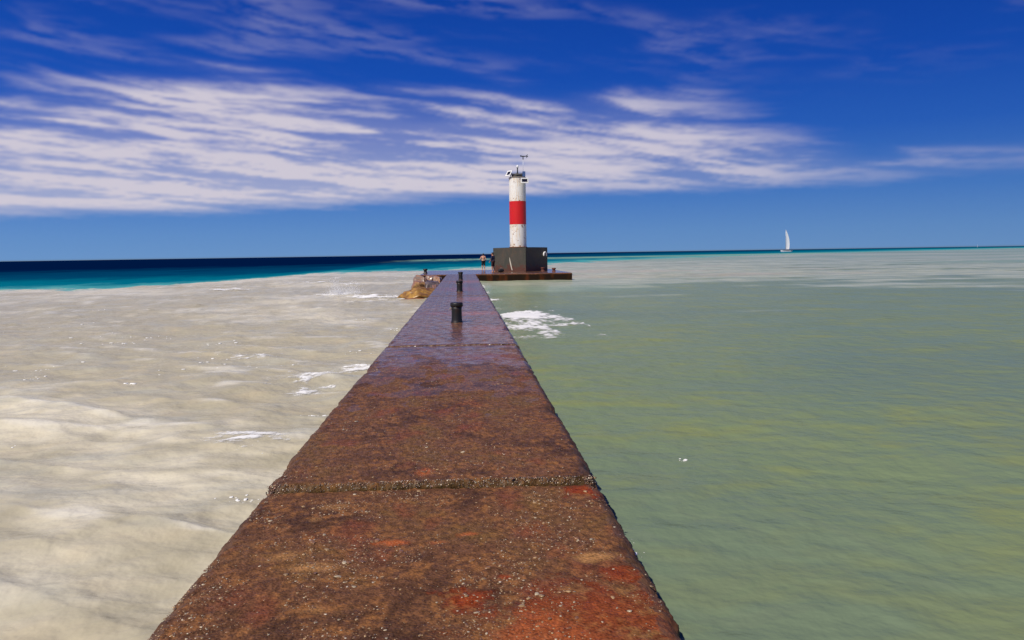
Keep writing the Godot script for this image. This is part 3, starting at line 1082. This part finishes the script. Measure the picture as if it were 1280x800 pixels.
# ---------------------------------------------------------------- boulders
func boulder(label: String, at: Vector3, size: Vector3, turn: float, seed_: int, a: Color, b: Color) -> void:
	var cell := FastNoiseLite.new(); cell.seed = seed_; cell.noise_type = FastNoiseLite.TYPE_CELLULAR
	cell.cellular_return_type = FastNoiseLite.RETURN_DISTANCE2_SUB; cell.frequency = 0.75
	n3.seed = seed_
	var rng := RandomNumberGenerator.new()
	rng.seed = seed_
	var planes := []
	for i in 13:
		var d := Vector3(rng.randfn(), rng.randfn() * 0.8, rng.randfn()).normalized()
		planes.append([d, rng.randf_range(0.52, 0.84)])
	planes.append([Vector3(0.1, 1, 0.05).normalized(), 0.72])
	var nu := 65
	var nv := 41
	var v := PackedVector3Array()
	var c := PackedColorArray()
	for j in nv:
		var th := PI * (1.0 - float(j) / (nv - 1))
		for i in nu:
			var ph := TAU * (i % (nu - 1)) / (nu - 1)
			var d := Vector3(sin(th) * cos(ph), cos(th), -sin(th) * sin(ph))
			var r := 1.0
			for p in planes:
				var q: float = d.dot(p[0])
				if q > 0.2: r = minf(r, p[1] / q)
			var layer := n3.get_noise_3d(d.x * 0.6, d.y * 4.0 + seed_, d.z * 0.6)
			r *= 1.0 + 0.06 * n3.get_noise_3dv(d * 1.7) + 0.05 * layer + 0.035 * n3.get_noise_3dv(d * 6.0)
			var p3 := d * r
			v.append(Vector3(p3.x * size.x, p3.y * size.y, p3.z * size.z))
			var col := a.lerp(b, clampf(0.5 + 1.3 * n3.get_noise_3dv(d * 1.5 + Vector3(9, 0, 0)), 0, 1))
			col = col * (1.0 + 0.5 * n3.get_noise_3dv(d * 7.0)) 
			c.append(col)
	var idx := grid_index(nu, nv)
	var n := grid_normals(v, nu, nv)
	for q in n.size():
		if q < nu: n[q] = Vector3.DOWN
		elif q >= nu * (nv - 1): n[q] = Vector3.UP
		elif n[q].dot(v[q]) < 0: n[q] = -n[q]
	var m := vmat(0.55)
	m.clearcoat_enabled = true
	m.clearcoat = 0.5
	m.clearcoat_roughness = 0.25
	var o := obj("boulder", amesh(v, n, c, idx), m)
	o.position = at
	o.rotation = Vector3(0, turn, 0)
	tag(o, label, "boulder", "boulders left of the pier")


func make_boulders() -> void:
	var ochre := Color(0.40, 0.215, 0.030)
	var ochre2 := Color(0.17, 0.075, 0.012)
	var grey := Color(0.19, 0.145, 0.120)
	var brown := Color(0.29, 0.140, 0.070)
	var dark := Color(0.07, 0.045, 0.035)
	boulder("wet ochre boulder nearest the camera, lying against the pier", Vector3(-2.35, 0.06, -42.6), Vector3(1.30, 0.66, 1.0), 0.25, 201, ochre, ochre2)
	boulder("small ochre rock at the outer tip of the boulders, awash in foam", Vector3(-3.36, 0.02, -42.9), Vector3(0.30, 0.26, 0.35), 0.8, 202, ochre, ochre2)
	boulder("flat orange-brown rock barely awash in front of the ochre boulder", Vector3(-2.55, -0.08, -41.4), Vector3(0.80, 0.20, 0.45), 0.1, 203, Color(0.34, 0.13, 0.05), ochre2)
	boulder("reddish-brown boulder behind the ochre one, on the open water side", Vector3(-2.62, 0.12, -48.6), Vector3(0.62, 0.74, 1.1), 0.1, 204, brown, Color(0.30, 0.17, 0.05))
	boulder("grey boulder between the reddish-brown one and the pier", Vector3(-1.98, 0.14, -47.8), Vector3(0.55, 0.74, 1.1), -0.15, 205, grey, dark)
	boulder("dark brown boulder wedged against the pier beside the grey one", Vector3(-1.70, 0.10, -46.0), Vector3(0.26, 0.66, 1.1), 0.1, 206, dark, brown)
	boulder("rounded grey-brown boulder farthest out in the row near the platform", Vector3(-3.00, 0.34, -57.0), Vector3(0.62, 0.66, 1.0), 0.3, 207, grey, brown)
	boulder("reddish boulder lying between the far grey-brown one and the pier", Vector3(-2.42, 0.32, -58.0), Vector3(0.72, 0.64, 1.1), -0.2, 208, brown, grey)
	boulder("pale tan boulder against the pier just short of the platform", Vector3(-1.86, 0.28, -55.6), Vector3(0.46, 0.62, 1.1), 0.2, 209, Color(0.34, 0.24, 0.16), brown)


# ---------------------------------------------------------------- people
func cap_dist(p: Vector3, a: Vector3, ab: Vector3, inv: float, ra: float, rb: float) -> float:
	var t := clampf((p - a).dot(ab) * inv, 0.0, 1.0)
	return (p - a - ab * t).length() - lerpf(ra, rb, t)


# tapered capsules joined with a smooth minimum and meshed as surface nets; lo/hi clip the result
func sdf_arrays(bones: Array, cell: float, k: float, lo := -99.0, hi := 99.0, open_cut := Vector3.ZERO) -> Array:
	var mn := Vector3.ONE * 1e9
	var mx := Vector3.ONE * -1e9
	for b in bones:
		for e in [[b[0], b[2]], [b[1], b[3]]]:
			mn = mn.min(e[0] - Vector3.ONE * e[1])
			mx = mx.max(e[0] + Vector3.ONE * e[1])
	mn -= Vector3.ONE * (k + 3 * cell)
	mx += Vector3.ONE * (k + 3 * cell)
	var nx := int((mx.x - mn.x) / cell) + 2
	var ny := int((mx.y - mn.y) / cell) + 2
	var nz := int((mx.z - mn.z) / cell) + 2
	var f := PackedFloat32Array()
	f.resize(nx * ny * nz)
	f.fill(1.0)
	for b in bones:
		var pa: Vector3 = b[0]
		var pb: Vector3 = b[1]
		var r: float = maxf(b[2], b[3]) + k + 2 * cell
		var l := ((pa.min(pb) - Vector3.ONE * r - mn) / cell).floor()
		var u := ((pa.max(pb) + Vector3.ONE * r - mn) / cell).ceil()
		var ab := pb - pa
		var inv := 1.0 / maxf(ab.length_squared(), 1e-9)
		for z in range(maxi(0, int(l.z)), mini(nz, int(u.z) + 1)):
			for y in range(maxi(0, int(l.y)), mini(ny, int(u.y) + 1)):
				for x in range(maxi(0, int(l.x)), mini(nx, int(u.x) + 1)):
					var q := (z * ny + y) * nx + x
					var d := cap_dist(mn + Vector3(x, y, z) * cell, pa, ab, inv, b[2], b[3])
					var o := f[q]
					var h := maxf(k - absf(d - o), 0.0) / k
					f[q] = minf(d, o) - h * h * k * 0.25
	if lo > -90 or hi < 90:
		for z in nz:
			for y in ny:
				var yy := mn.y + y * cell
				var cut := maxf(lo - yy, yy - hi)
				for x in nx:
					var q := (z * ny + y) * nx + x
					f[q] = maxf(f[q], cut)
	var id := PackedInt32Array()
	id.resize(f.size())
	id.fill(-1)
	var v := PackedVector3Array()
	var n := PackedVector3Array()
	var offs := [0, 1, nx, nx + 1, nx * ny, nx * ny + 1, nx * ny + nx, nx * ny + nx + 1]
	var corner := []
	for i in 8: corner.append(Vector3(i & 1, (i >> 1) & 1, (i >> 2) & 1))
	var edges := [[0, 1], [2, 3], [4, 5], [6, 7], [0, 2], [1, 3], [4, 6], [5, 7], [0, 4], [1, 5], [2, 6], [3, 7]]
	for z in nz - 1:
		for y in ny - 1:
			for x in nx - 1:
				var q := (z * ny + y) * nx + x
				if absf(f[q]) > cell * 2.5: continue
				var inside := 0
				for o in offs:
					if f[q + o] < 0.0: inside += 1
				if inside == 0 or inside == 8: continue
				var s := Vector3.ZERO
				var cnt := 0
				for e in edges:
					var a := f[q + offs[e[0]]]
					var b := f[q + offs[e[1]]]
					if (a < 0.0) != (b < 0.0):
						s += corner[e[0]].lerp(corner[e[1]], a / (a - b))
						cnt += 1
				id[q] = v.size()
				v.append(mn + (Vector3(x, y, z) + s / cnt) * cell)
				var g := Vector3(f[q + 1] + f[q + nx + 1] + f[q + offs[5]] + f[q + offs[7]] - f[q] - f[q + nx] - f[q + offs[4]] - f[q + offs[6]], f[q + nx] + f[q + nx + 1] + f[q + offs[6]] + f[q + offs[7]] - f[q] - f[q + 1] - f[q + offs[4]] - f[q + offs[5]], f[q + offs[4]] + f[q + offs[5]] + f[q + offs[6]] + f[q + offs[7]] - f[q] - f[q + 1] - f[q + nx] - f[q + nx + 1])
				n.append(g.normalized())
	var idx := PackedInt32Array()
	var sy := nx
	var sz := nx * ny
	for z in range(1, nz - 1):
		for y in range(1, ny - 1):
			for x in range(1, nx - 1):
				var q := (z * ny + y) * nx + x
				if absf(f[q]) > cell * 2.5: continue
				var a := f[q] < 0.0
				for e in [[1, sy, sz], [sy, sz, 1], [sz, 1, sy]]:
					if a == (f[q + e[0]] < 0.0): continue
					var i0 := id[q]
					var i1 := id[q - e[1]]
					var i2 := id[q - e[1] - e[2]]
					var i3 := id[q - e[2]]
					if i0 < 0 or i1 < 0 or i2 < 0 or i3 < 0: continue
					if a:
						for w in [i0, i2, i1, i0, i3, i2]: idx.append(w)
					else:
						for w in [i0, i1, i2, i0, i2, i3]: idx.append(w)
	return [v, n, idx]


func join(parts: Array) -> ArrayMesh:
	var v := PackedVector3Array()
	var n := PackedVector3Array()
	var idx := PackedInt32Array()
	for p in parts:
		var at := v.size()
		v.append_array(p[0]); n.append_array(p[1])
		for i in p[2]: idx.append(at + i)
	return amesh(v, n, PackedColorArray(), idx)


func hand_bones(wrist: Vector3, dir: Vector3, side: Vector3, curl: float) -> Array:
	# palm from the wrist along dir; fingers spread along side; the palm's back faces dir x side
	var d := dir.normalized()
	var s := (side - d * side.dot(d)).normalized()
	var nrm := d.cross(s)
	var o := []
	for i in 4:
		var q := (i - 1.5) * 0.019
		o.append([wrist + s * q * 0.6, wrist + d * 0.085 + s * q, 0.016, 0.0135])
	var len := [0.060, 0.075, 0.080, 0.072]
	for i in 4:
		var q := (i - 1.5) * 0.0205
		var a := wrist + d * 0.085 + s * q
		var dd := (d * cos(curl * 0.5) + nrm * sin(curl * 0.5)).normalized()
		var b: Vector3 = a + dd * len[i] * 0.5
		var d2 := (d * cos(curl * 1.3) + nrm * sin(curl * 1.3)).normalized()
		o.append([a, b, 0.0100, 0.0092])
		o.append([b, b + d2 * len[i] * 0.5, 0.0092, 0.008])
	var t0 := wrist + d * 0.03 + s * 0.028
	o.append([t0, t0 + d * 0.035 + s * 0.028, 0.0125, 0.0105])
	o.append([t0 + d * 0.035 + s * 0.028, t0 + d * 0.065 + s * 0.034 + nrm * 0.012, 0.0105, 0.009])
	return o


func head_bones(c: Vector3, face: Vector3) -> Array:
	var s := face.cross(Vector3.UP).normalized()
	var o := [[c + Vector3(0, 0.035, 0) - face * 0.018, c + Vector3(0, 0.035, 0) + face * 0.018, 0.083, 0.078], [c + Vector3(0, -0.03, 0) + face * 0.015, c + Vector3(0, -0.085, 0) + face * 0.040, 0.064, 0.036], [c + Vector3(0, -0.06, 0) - face * 0.03, c + Vector3(0, -0.16, 0) - face * 0.03, 0.05, 0.055]]
	o.append([c + face * 0.085 + Vector3(0, 0.012, 0), c + face * 0.107 + Vector3(0, -0.026, 0), 0.008, 0.013])
	o.append([c + face * 0.078 + Vector3(0, -0.062, 0) - s * 0.018, c + face * 0.078 + Vector3(0, -0.062, 0) + s * 0.018, 0.009, 0.009])
	for e in [-1.0, 1.0]:
		o.append([c + s * e * 0.080 + Vector3(0, 0.022, 0), c + s * e * 0.080 + Vector3(0, -0.018, 0) - face * 0.004, 0.014, 0.010])
		o.append([c + face * 0.070 + s * e * 0.018 + Vector3(0, 0.030, 0), c + face * 0.066 + s * e * 0.045 + Vector3(0, 0.028, 0), 0.012, 0.010])
	return o


func person(label: String, at: Vector3, turn: float, j: Dictionary, skin: Color, hair: Color, clothes: Array) -> void:
	var o := base("person", at, turn)
	tag(o, label, "person", "people on the platform")
	var torso := [[j.pelvis + Vector3(-0.06, 0, 0), j.pelvis + Vector3(0.06, 0, 0), 0.125, 0.125], [j.pelvis, j.chest, 0.125, 0.135], [j.chest + Vector3(-0.06, 0, 0), j.chest + Vector3(0.06, 0, 0), 0.125, 0.125], [j.chest, j.neck, 0.11, 0.06], [j.shl, j.shr, 0.065, 0.065], [j.neck, j.head, 0.055, 0.05]]
	var arms := [[j.shl, j.ell, 0.056, 0.041], [j.ell, j.wrl, 0.042, 0.028], [j.shr, j.elr, 0.056, 0.041], [j.elr, j.wrr, 0.042, 0.028]]
	var legs := [[j.hipl, j.knl, 0.092, 0.058], [j.knl, j.anl, 0.058, 0.037], [j.hipr, j.knr, 0.092, 0.058], [j.knr, j.anr, 0.058, 0.037]]
	for s in [j.knl.lerp(j.anl, 0.3), j.knr.lerp(j.anr, 0.3)]:
		legs.append([s + Vector3(0, 0.05, 0.016), s + Vector3(0, -0.06, 0.016), 0.05, 0.046])
	var feet := []
	for a in [j.anl, j.anr]:
		var f: Vector3 = Vector3(a.x, 0.035, a.z)
		feet.append([f + Vector3(0, 0.0, 0.045), f + Vector3(signf(a.x) * 0.025, -0.008, -0.15), 0.036, 0.026])
		feet.append([a, f + Vector3(0, 0, 0.03), 0.037, 0.036])
	var body := sdf_arrays(torso + arms + legs + feet, 0.013, 0.045)
	var head := sdf_arrays(head_bones(j.head, j.face), 0.0055, 0.018)
	var hl := sdf_arrays(hand_bones(j.wrl, j.handl, j.thumbl, 0.5), 0.0045, 0.006)
	var hr := sdf_arrays(hand_bones(j.wrr, j.handr, j.thumbr, -0.5), 0.0045, 0.006)
	var sm := mat(skin, 0.5)
	sm.subsurf_scatter_enabled = true
	sm.subsurf_scatter_strength = 0.08
	obj("body", join([body, head, hl, hr]), sm, o)
	var hc: Vector3 = j.head
	obj("hair", join([sdf_arrays([[hc + Vector3(0, 0.052, 0) - j.face * 0.028, hc + Vector3(0, 0.062, 0) + j.face * 0.020, 0.086, 0.078], [hc + Vector3(0, 0.0, 0) - j.face * 0.045, hc + Vector3(0, -0.05, 0) - j.face * 0.045, 0.066, 0.052]], 0.008, 0.03)]), mat(hair, 0.6), o)
	var eye := mat(Color(0.02, 0.015, 0.012), 0.2)
	var es: Vector3 = j.face.cross(Vector3.UP).normalized()
	for e in [-1.0, 1.0]:
		obj("eye", lathe([[0.001, -0.010], [0.008, -0.006], [0.010, 0.0], [0.008, 0.006], [0.001, 0.010]], 10), eye, o).position = hc + j.face * 0.083 + es * e * 0.032 + Vector3(0, 0.008, 0)
	for c in clothes:
		var src := []
		for b in c[1]:
			var set_: Array = {"torso": torso, "arms": [arms[0], arms[2]], "legs": legs.slice(0, 4) + legs.slice(4)}[b]
			for e in set_: src.append([e[0], e[1], e[2] + c[2], e[3] + c[2]])
		obj(c[0], join([sdf_arrays(src, 0.012, 0.05, c[3], c[4])]), mat(c[5], 0.85), o)


func make_people() -> void:
	var j1 := {"pelvis": Vector3(0, 0.95, 0), "chest": Vector3(0, 1.28, -0.01), "neck": Vector3(0, 1.44, 0.01), "head": Vector3(0.005, 1.585, -0.01), "face": Vector3(0.25, -0.05, -0.97).normalized(),
		"shl": Vector3(-0.17, 1.385, 0), "shr": Vector3(0.17, 1.385, 0), "ell": Vector3(-0.345, 1.14, 0.06), "wrl": Vector3(-0.205, 1.00, -0.03), "elr": Vector3(0.265, 1.13, 0.03), "wrr": Vector3(0.235, 0.94, -0.14),
		"hipl": Vector3(-0.09, 0.90, 0), "hipr": Vector3(0.09, 0.90, 0), "knl": Vector3(-0.115, 0.49, -0.02), "knr": Vector3(0.115, 0.49, -0.03), "anl": Vector3(-0.125, 0.085, 0.0), "anr": Vector3(0.13, 0.085, -0.03),
		"handl": Vector3(0.5, -0.75, -0.3), "thumbl": Vector3(0.2, 0, -1), "handr": Vector3(-0.25, -0.6, -0.75), "thumbr": Vector3(-0.6, 0.3, -0.3)}
	person("shirtless person in black shorts seen from behind, farthest left on the platform", Vector3(1.96, DECK + 0.003, -82.0), 0.15, j1, Color(0.52, 0.27, 0.18), Color(0.02, 0.014, 0.010),
		[["shorts", ["torso", "legs"], 0.022, 0.50, 1.00, Color(0.010, 0.011, 0.016)]])
	var j2 := {"pelvis": Vector3(0, 0.98, 0), "chest": Vector3(0, 1.32, -0.015), "neck": Vector3(0, 1.50, -0.02), "head": Vector3(0, 1.655, -0.05), "face": Vector3(0, -0.18, -0.98).normalized(),
		"shl": Vector3(-0.18, 1.44, 0), "shr": Vector3(0.18, 1.44, 0), "ell": Vector3(-0.245, 1.17, -0.05), "wrl": Vector3(-0.22, 0.97, -0.22), "elr": Vector3(0.25, 1.20, 0.0), "wrr": Vector3(0.10, 1.18, -0.23),
		"hipl": Vector3(-0.09, 0.93, 0), "hipr": Vector3(0.09, 0.93, 0), "knl": Vector3(-0.10, 0.51, -0.05), "knr": Vector3(0.10, 0.51, 0.0), "anl": Vector3(-0.11, 0.085, 0.0), "anr": Vector3(0.11, 0.085, 0.07),
		"handl": Vector3(0.05, -0.85, -0.5), "thumbl": Vector3(0.5, 0, -0.8), "handr": Vector3(-0.8, 0.1, -0.4), "thumbr": Vector3(-0.1, 1, 0)}
	person("person in navy shirt and dark maroon shorts standing by the beacon block", Vector3(2.60, DECK + 0.003, -72.4), 1.05, j2, Color(0.42, 0.19, 0.11), Color(0.015, 0.010, 0.008),
		[["shirt", ["torso", "arms"], 0.016, 1.02, 1.49, Color(0.010, 0.014, 0.045)], ["shorts", ["torso", "legs"], 0.024, 0.56, 1.04, Color(0.035, 0.006, 0.006)]])
	# dark bag on the platform beside them
	var bag := base("duffel_bag", Vector3(3.32, DECK, -72.6), 0.5)
	var cloth := mat(Color(0.012, 0.012, 0.015), 0.8)
	obj("pouch", join([sdf_arrays([[Vector3(-0.16, 0.15, 0), Vector3(0.16, 0.15, 0), 0.145, 0.14], [Vector3(-0.12, 0.20, 0.02), Vector3(0.10, 0.22, 0), 0.11, 0.10]], 0.014, 0.05, 0.005)]), cloth, bag)
	var hp := []
	var hr := []
	for i in 13:
		hp.append(Vector3(cos(PI * i / 12.0) * 0.12, 0.27 + sin(PI * i / 12.0) * 0.12, 0.03))
		hr.append(0.013)
	obj("handle", tube(hp, hr, 8), mat(Color(0.35, 0.33, 0.30), 0.7), bag)
	tag(bag, "small dark bag on the platform at the foot of the beacon block", "bag")


# ---------------------------------------------------------------- sailing boats
func sailboat(label: String, at: Vector3, turn: float, size: float) -> void:
	var o := base("sailboat", at, turn)
	o.scale = Vector3.ONE * size
	tag(o, label, "sailboat", "sailboats on the horizon")
	# hull along local x, bow at -x; sections from stern to bow: x, half beam, sheer height, keel depth
	var secs := [[5.6, 1.35, 1.25, -0.05], [4.5, 1.6, 1.22, -0.25], [2.0, 1.9, 1.2, -0.45], [-1.0, 1.8, 1.3, -0.5], [-3.6, 1.2, 1.5, -0.4], [-5.4, 0.45, 1.7, -0.1], [-6.1, 0.04, 1.85, 0.7]]
	var st := SurfaceTool.new()
	st.begin(Mesh.PRIMITIVE_TRIANGLES)
	var rows := []
	for s in secs:
		var r := []
		for k in 9:
			var t := lerpf(-1.0, 1.0, k / 8.0)
			r.append(Vector3(s[0], lerpf(s[3], s[2], pow(absf(t), 1.9)), s[1] * signf(t) * pow(absf(t), 0.55)))
		rows.append(r)
	for i in rows.size() - 1:
		for k in 8:
			for p in [rows[i][k], rows[i + 1][k], rows[i][k + 1], rows[i][k + 1], rows[i + 1][k], rows[i + 1][k + 1]]: st.add_vertex(p)
	for k in range(1, 7):
		for p in [rows[0][0], rows[0][k], rows[0][k + 1]]: st.add_vertex(p)
	st.generate_normals()
	obj("hull", st.commit(), mat(Color(0.82, 0.82, 0.80), 0.35), o)
	st = SurfaceTool.new()
	st.begin(Mesh.PRIMITIVE_TRIANGLES)
	for i in rows.size() - 1:
		var d := Vector3(0, -0.06, 0)
		for p in [rows[i][0] + d, rows[i][8] + d, rows[i + 1][0] + d, rows[i][8] + d, rows[i + 1][8] + d, rows[i + 1][0] + d]: st.add_vertex(p)
	st.generate_normals()
	obj("deck", st.commit(), mat(Color(0.55, 0.50, 0.42), 0.6), o)
	obj("cabin", cbox(Vector3(3.6, 0.7, 1.9), 0.2, Vector3(-1.4, 1.5, 0)), mat(Color(0.09, 0.08, 0.09), 0.4), o)
	obj("cockpit_cover", cbox(Vector3(2.2, 0.9, 1.9), 0.25, Vector3(1.9, 1.55, 0)), mat(Color(0.06, 0.035, 0.035), 0.8), o)
	obj("mast", tube([Vector3(-1.0, 1.2, 0), Vector3(-0.9, 20.0, 0)], [0.11, 0.07], 8), mat(Color(0.7, 0.7, 0.7), 0.35, 0.4), o)
	var boom := Vector3(0.523, 0, -0.852)
	obj("boom", tube([Vector3(-1.0, 2.3, 0), Vector3(-1.0, 2.35, 0) + boom * 3.3], [0.09, 0.08], 8), mat(Color(0.5, 0.5, 0.5), 0.4, 0.4), o)
	# mainsail: full-bellied, with rounded leech
	var nu := 13
	var nv := 25
	var belly := Vector3(-0.852, 0, -0.523)
	for side in [0]:
		var v := PackedVector3Array()
		for j in nv:
			var t := float(j) / (nv - 1)
			var w := 3.15 * (1.0 - pow(t, 2.5)) * (1.0 + 0.18 * sin(PI * t)) + 0.10
			for i in nu:
				var s := float(i) / (nu - 1)
				v.append(Vector3(-0.9 + 0.1 * t, 2.5 + 17.2 * t, 0) + boom * w * s + belly * 0.55 * sin(PI * pow(s, 0.7)) * (1.0 - t * 0.6))
		var m := amesh(v, grid_normals(v, nu, nv), PackedColorArray(), grid_index(nu, nv))
		var sail := mat(Color(0.82, 0.82, 0.82), 0.7)
		sail.cull_mode = BaseMaterial3D.CULL_DISABLED
		sail.backlight_enabled = true
		sail.backlight = Color(0.5, 0.5, 0.5)
		obj("mainsail", m, sail, o)
	for k in 2:
		obj("stay", tube([Vector3(-0.9, 19.8, 0), [Vector3(-6.0, 1.85, 0), Vector3(5.5, 1.25, 0)][k]], [0.02, 0.02], 5), mat(Color(0.2, 0.2, 0.2), 0.4, 0.6), o)


# ---------------------------------------------------------------- foam
func make_foam() -> void:
	foam("white wash of broken wave along the right side of the pier", [
		[2.05, -27.2, 1.75, 6.2, 0.62, 0.05, 0.03, 0.08, 0.0],
		[1.35, -38.5, 0.55, 2.2, 0.35, 0.08, 0.04, 0.10, 0.0], [1.25, -47.0, 0.35, 2.0, 0.25, 0.06, 0.04, 0.1, 0.0], [1.30, -55.0, 0.40, 3.0, 0.3, 0.06, 0.05, 0.12, 0.0],
		[1.12, -13.2, 0.22, 0.55, 0.10, 0.04, 0.012, 0.03, 0.0], [1.10, -18.5, 0.14, 3.0, 0.0, 0.02, 0.012, 0.04, 0.0], [1.08, -8.6, 0.10, 1.8, -0.08, 0.015, 0.008, 0.02, 0.0], [1.13, -5.75, 0.12, 0.30, 0.12, 0.025, 0.005, 0.010, 0.0]], 301)
	foam("white foam and wash on the beige water left of the pier", [
		[-2.15, -15.9, 0.6, 0.6, 0.30, 0.05, 0.02, 0.03, 0.1], [-2.9, -15.0, 0.9, 1.3, 0.16, 0.05, 0.02, 0.03, -0.5], [-2.6, -13.6, 0.6, 0.8, 0.12, 0.04, 0.016, 0.025, -0.4], [-2.7, -9.9, 0.8, 0.7, 0.08, 0.03, 0.01, 0.02, -0.4], [-4.7, -18.3, 0.9, 0.8, 0.08, 0.04, 0.02, 0.04, 0.0],
		[-5.0, -43.8, 2.1, 3.2, 0.35, 0.12, 0.05, 0.10, 0.35], [-3.9, -43.2, 0.9, 1.4, 0.45, 0.10, 0.04, 0.08, 0.0], [-5.0, -40.2, 1.8, 1.0, 0.25, 0.06, 0.04, 0.08, 0.1], [-3.2, -41.7, 1.1, 0.5, 0.2, 0.05, 0.04, 0.06, 0.0], [-7.6, -47.5, 1.7, 2.2, 0.3, 0.12, 0.05, 0.1, 0.2],
		[-16.5, -57.0, 3.0, 3.0, 0.0, 0.10, 0.08, 0.15, 0.0], [-13.5, -72.0, 4.0, 4.0, 0.0, 0.10, 0.10, 0.2, 0.0], [-1.66, -10.0, 0.16, 3.2, -0.02, 0.02, 0.012, 0.04, 0.0], [-1.72, -22.0, 0.25, 5.5, 0.10, 0.03, 0.02, 0.06, 0.0], [-1.75, -33.0, 0.3, 5.5, 0.15, 0.04, 0.03, 0.08, 0.0], [-9.0, -64.0, 2.5, 3.0, 0.0, 0.10, 0.08, 0.2, 0.0]], 302)
	# white flecks: foam, and solid blobs that stand in for glints on the water
	var rng := RandomNumberGenerator.new()
	rng.seed = 17
	var where := []
	var clumps := []
	for q in 34:
		var z := -rng.randf_range(4.8, 20.0) - rng.randf() * rng.randf() * 24.0
		clumps.append([rng.randf_range(-0.62 * absf(z) - 1.0, -1.65), z, rng.randf_range(0.08, 0.5)])
	clumps.append([1.12, -5.78, 0.09])
	clumps.append([1.14, -5.65, 0.07])
	clumps.append([2.35, -8.4, 0.025])
	for c in clumps:
		for q in rng.randi_range(3, 18):
			var x: float = c[0] + rng.randfn() * c[2]
			var z: float = c[1] + rng.randfn() * c[2] * 0.9
			if x > -1.5 and x < 1.02: continue
			var r := (0.003 + 0.016 * pow(rng.randf(), 2.2)) * (1.0 + absf(z) * 0.045)
			where.append(Transform3D(Basis(Vector3.UP, rng.randf_range(-0.4, 0.4)).scaled_local(Vector3(r * rng.randf_range(0.8, 1.7), r * 0.35, r * rng.randf_range(0.8, 1.6))), Vector3(x, wave(x, z) + r * 0.1, z)))
	var o := multi("foam_glint_flecks", blob_mesh(41, 10, 5, 0.3), mat(Color(0.82, 0.82, 0.80), 0.7), where, [], null)
	tag(o, "scattered white flecks of foam and added glints on the water close to the pier", "foam", "", "stuff")
	# spray thrown up left of the boulders
	where = []
	for q in 5000:
		var h := minf(0.85, absf(rng.randfn()) * absf(rng.randfn()) * 0.34)
		var side: float = [-7.55, -6.6][0 if rng.randf() < 0.62 else 1]
		var x: float = side + rng.randfn() * 0.26 * (1.2 - 0.6 * clampf(h, 0, 1))
		var z := -47.6 + rng.randfn() * 0.4
		var r := rng.randf_range(0.004, 0.012)
		where.append(Transform3D(Basis().scaled(Vector3.ONE * r), Vector3(x, wave(x, z) + h * (1.15 if side < -7.0 else 0.8), z)))
	o = multi("spray", blob_mesh(42, 6, 4, 0.1), mat(Color(0.82, 0.83, 0.84), 0.5), where, [], null)
	tag(o, "thin burst of white spray over the beige water left of the boulders", "spray", "", "stuff")


# ---------------------------------------------------------------- build
func _ready() -> void:
	setup_noise()
	# camera: 1.65 m above the deck; the pier's vanishing point and the horizon's slight tilt fix its pose
	var cam := Camera3D.new()
	cam.name = "camera"
	add_child(cam)
	cam.fov = 2.0 * rad_to_deg(atan(0.4))
	cam.near = 0.1
	cam.far = 60000.0
	var fwd := Vector3(-0.060, 0.082, -1.0).normalized()          # world -z, in the camera's axes
	var tilt := Vector3(1.0, 0.01523, 0.0)
	var up := tilt.cross(fwd).normalized()
	if up.y < 0: up = -up
	var right := fwd.cross(up).normalized()
	cam.transform = Transform3D(Basis(right, up, -fwd).transposed(), Vector3(0, DECK + 1.65, 0))
	cam.current = true

	var env := Environment.new()
	env.background_mode = Environment.BG_SKY
	env.tonemap_mode = Environment.TONE_MAPPER_LINEAR
	env.tonemap_exposure = 1.0
	env.sdfgi_enabled = true
	env.ssao_enabled = true
	env.ssil_enabled = true
	var sky := Sky.new()
	var pan := PanoramaSkyMaterial.new()
	pan.panorama = make_sky()
	sky.sky_material = pan
	env.sky = sky
	var we := WorldEnvironment.new()
	we.name = "environment"
	we.environment = env
	add_child(we)
	print("sky done ", Time.get_ticks_msec())

	var sun := DirectionalLight3D.new()
	sun.name = "sun"
	add_child(sun)
	sun.light_energy = 1.5
	sun.light_color = Color(1.0, 0.965, 0.91)
	sun.light_angular_distance = 0.5
	sun.shadow_enabled = true
	sun.look_at_from_position(Vector3(-0.43, 0.775, 0.465) * 10.0, Vector3.ZERO, Vector3.UP)

	make_lake()
	print("lake done ", Time.get_ticks_msec())
	make_pier()
	var film := vmat(0.5)
	film.clearcoat_enabled = true
	film.clearcoat = 0.9
	film.clearcoat_roughness = 0.14
	make_platform(film)
	print("pier done ", Time.get_ticks_msec())
	make_beacon()
	make_bollards()
	make_boulders()
	sailboat("white sailboat under a single tall sail on the right horizon", Vector3(287.0, 0.0, -700.0), -1.02, 1.0)
	sailboat("tiny far-off sailboat at the right edge of the horizon", Vector3(1590.0, 0.0, -2400.0), 0.5, 0.45)
	make_people()
	print("people done ", Time.get_ticks_msec())
	make_foam()
	print("all done ", Time.get_ticks_msec())
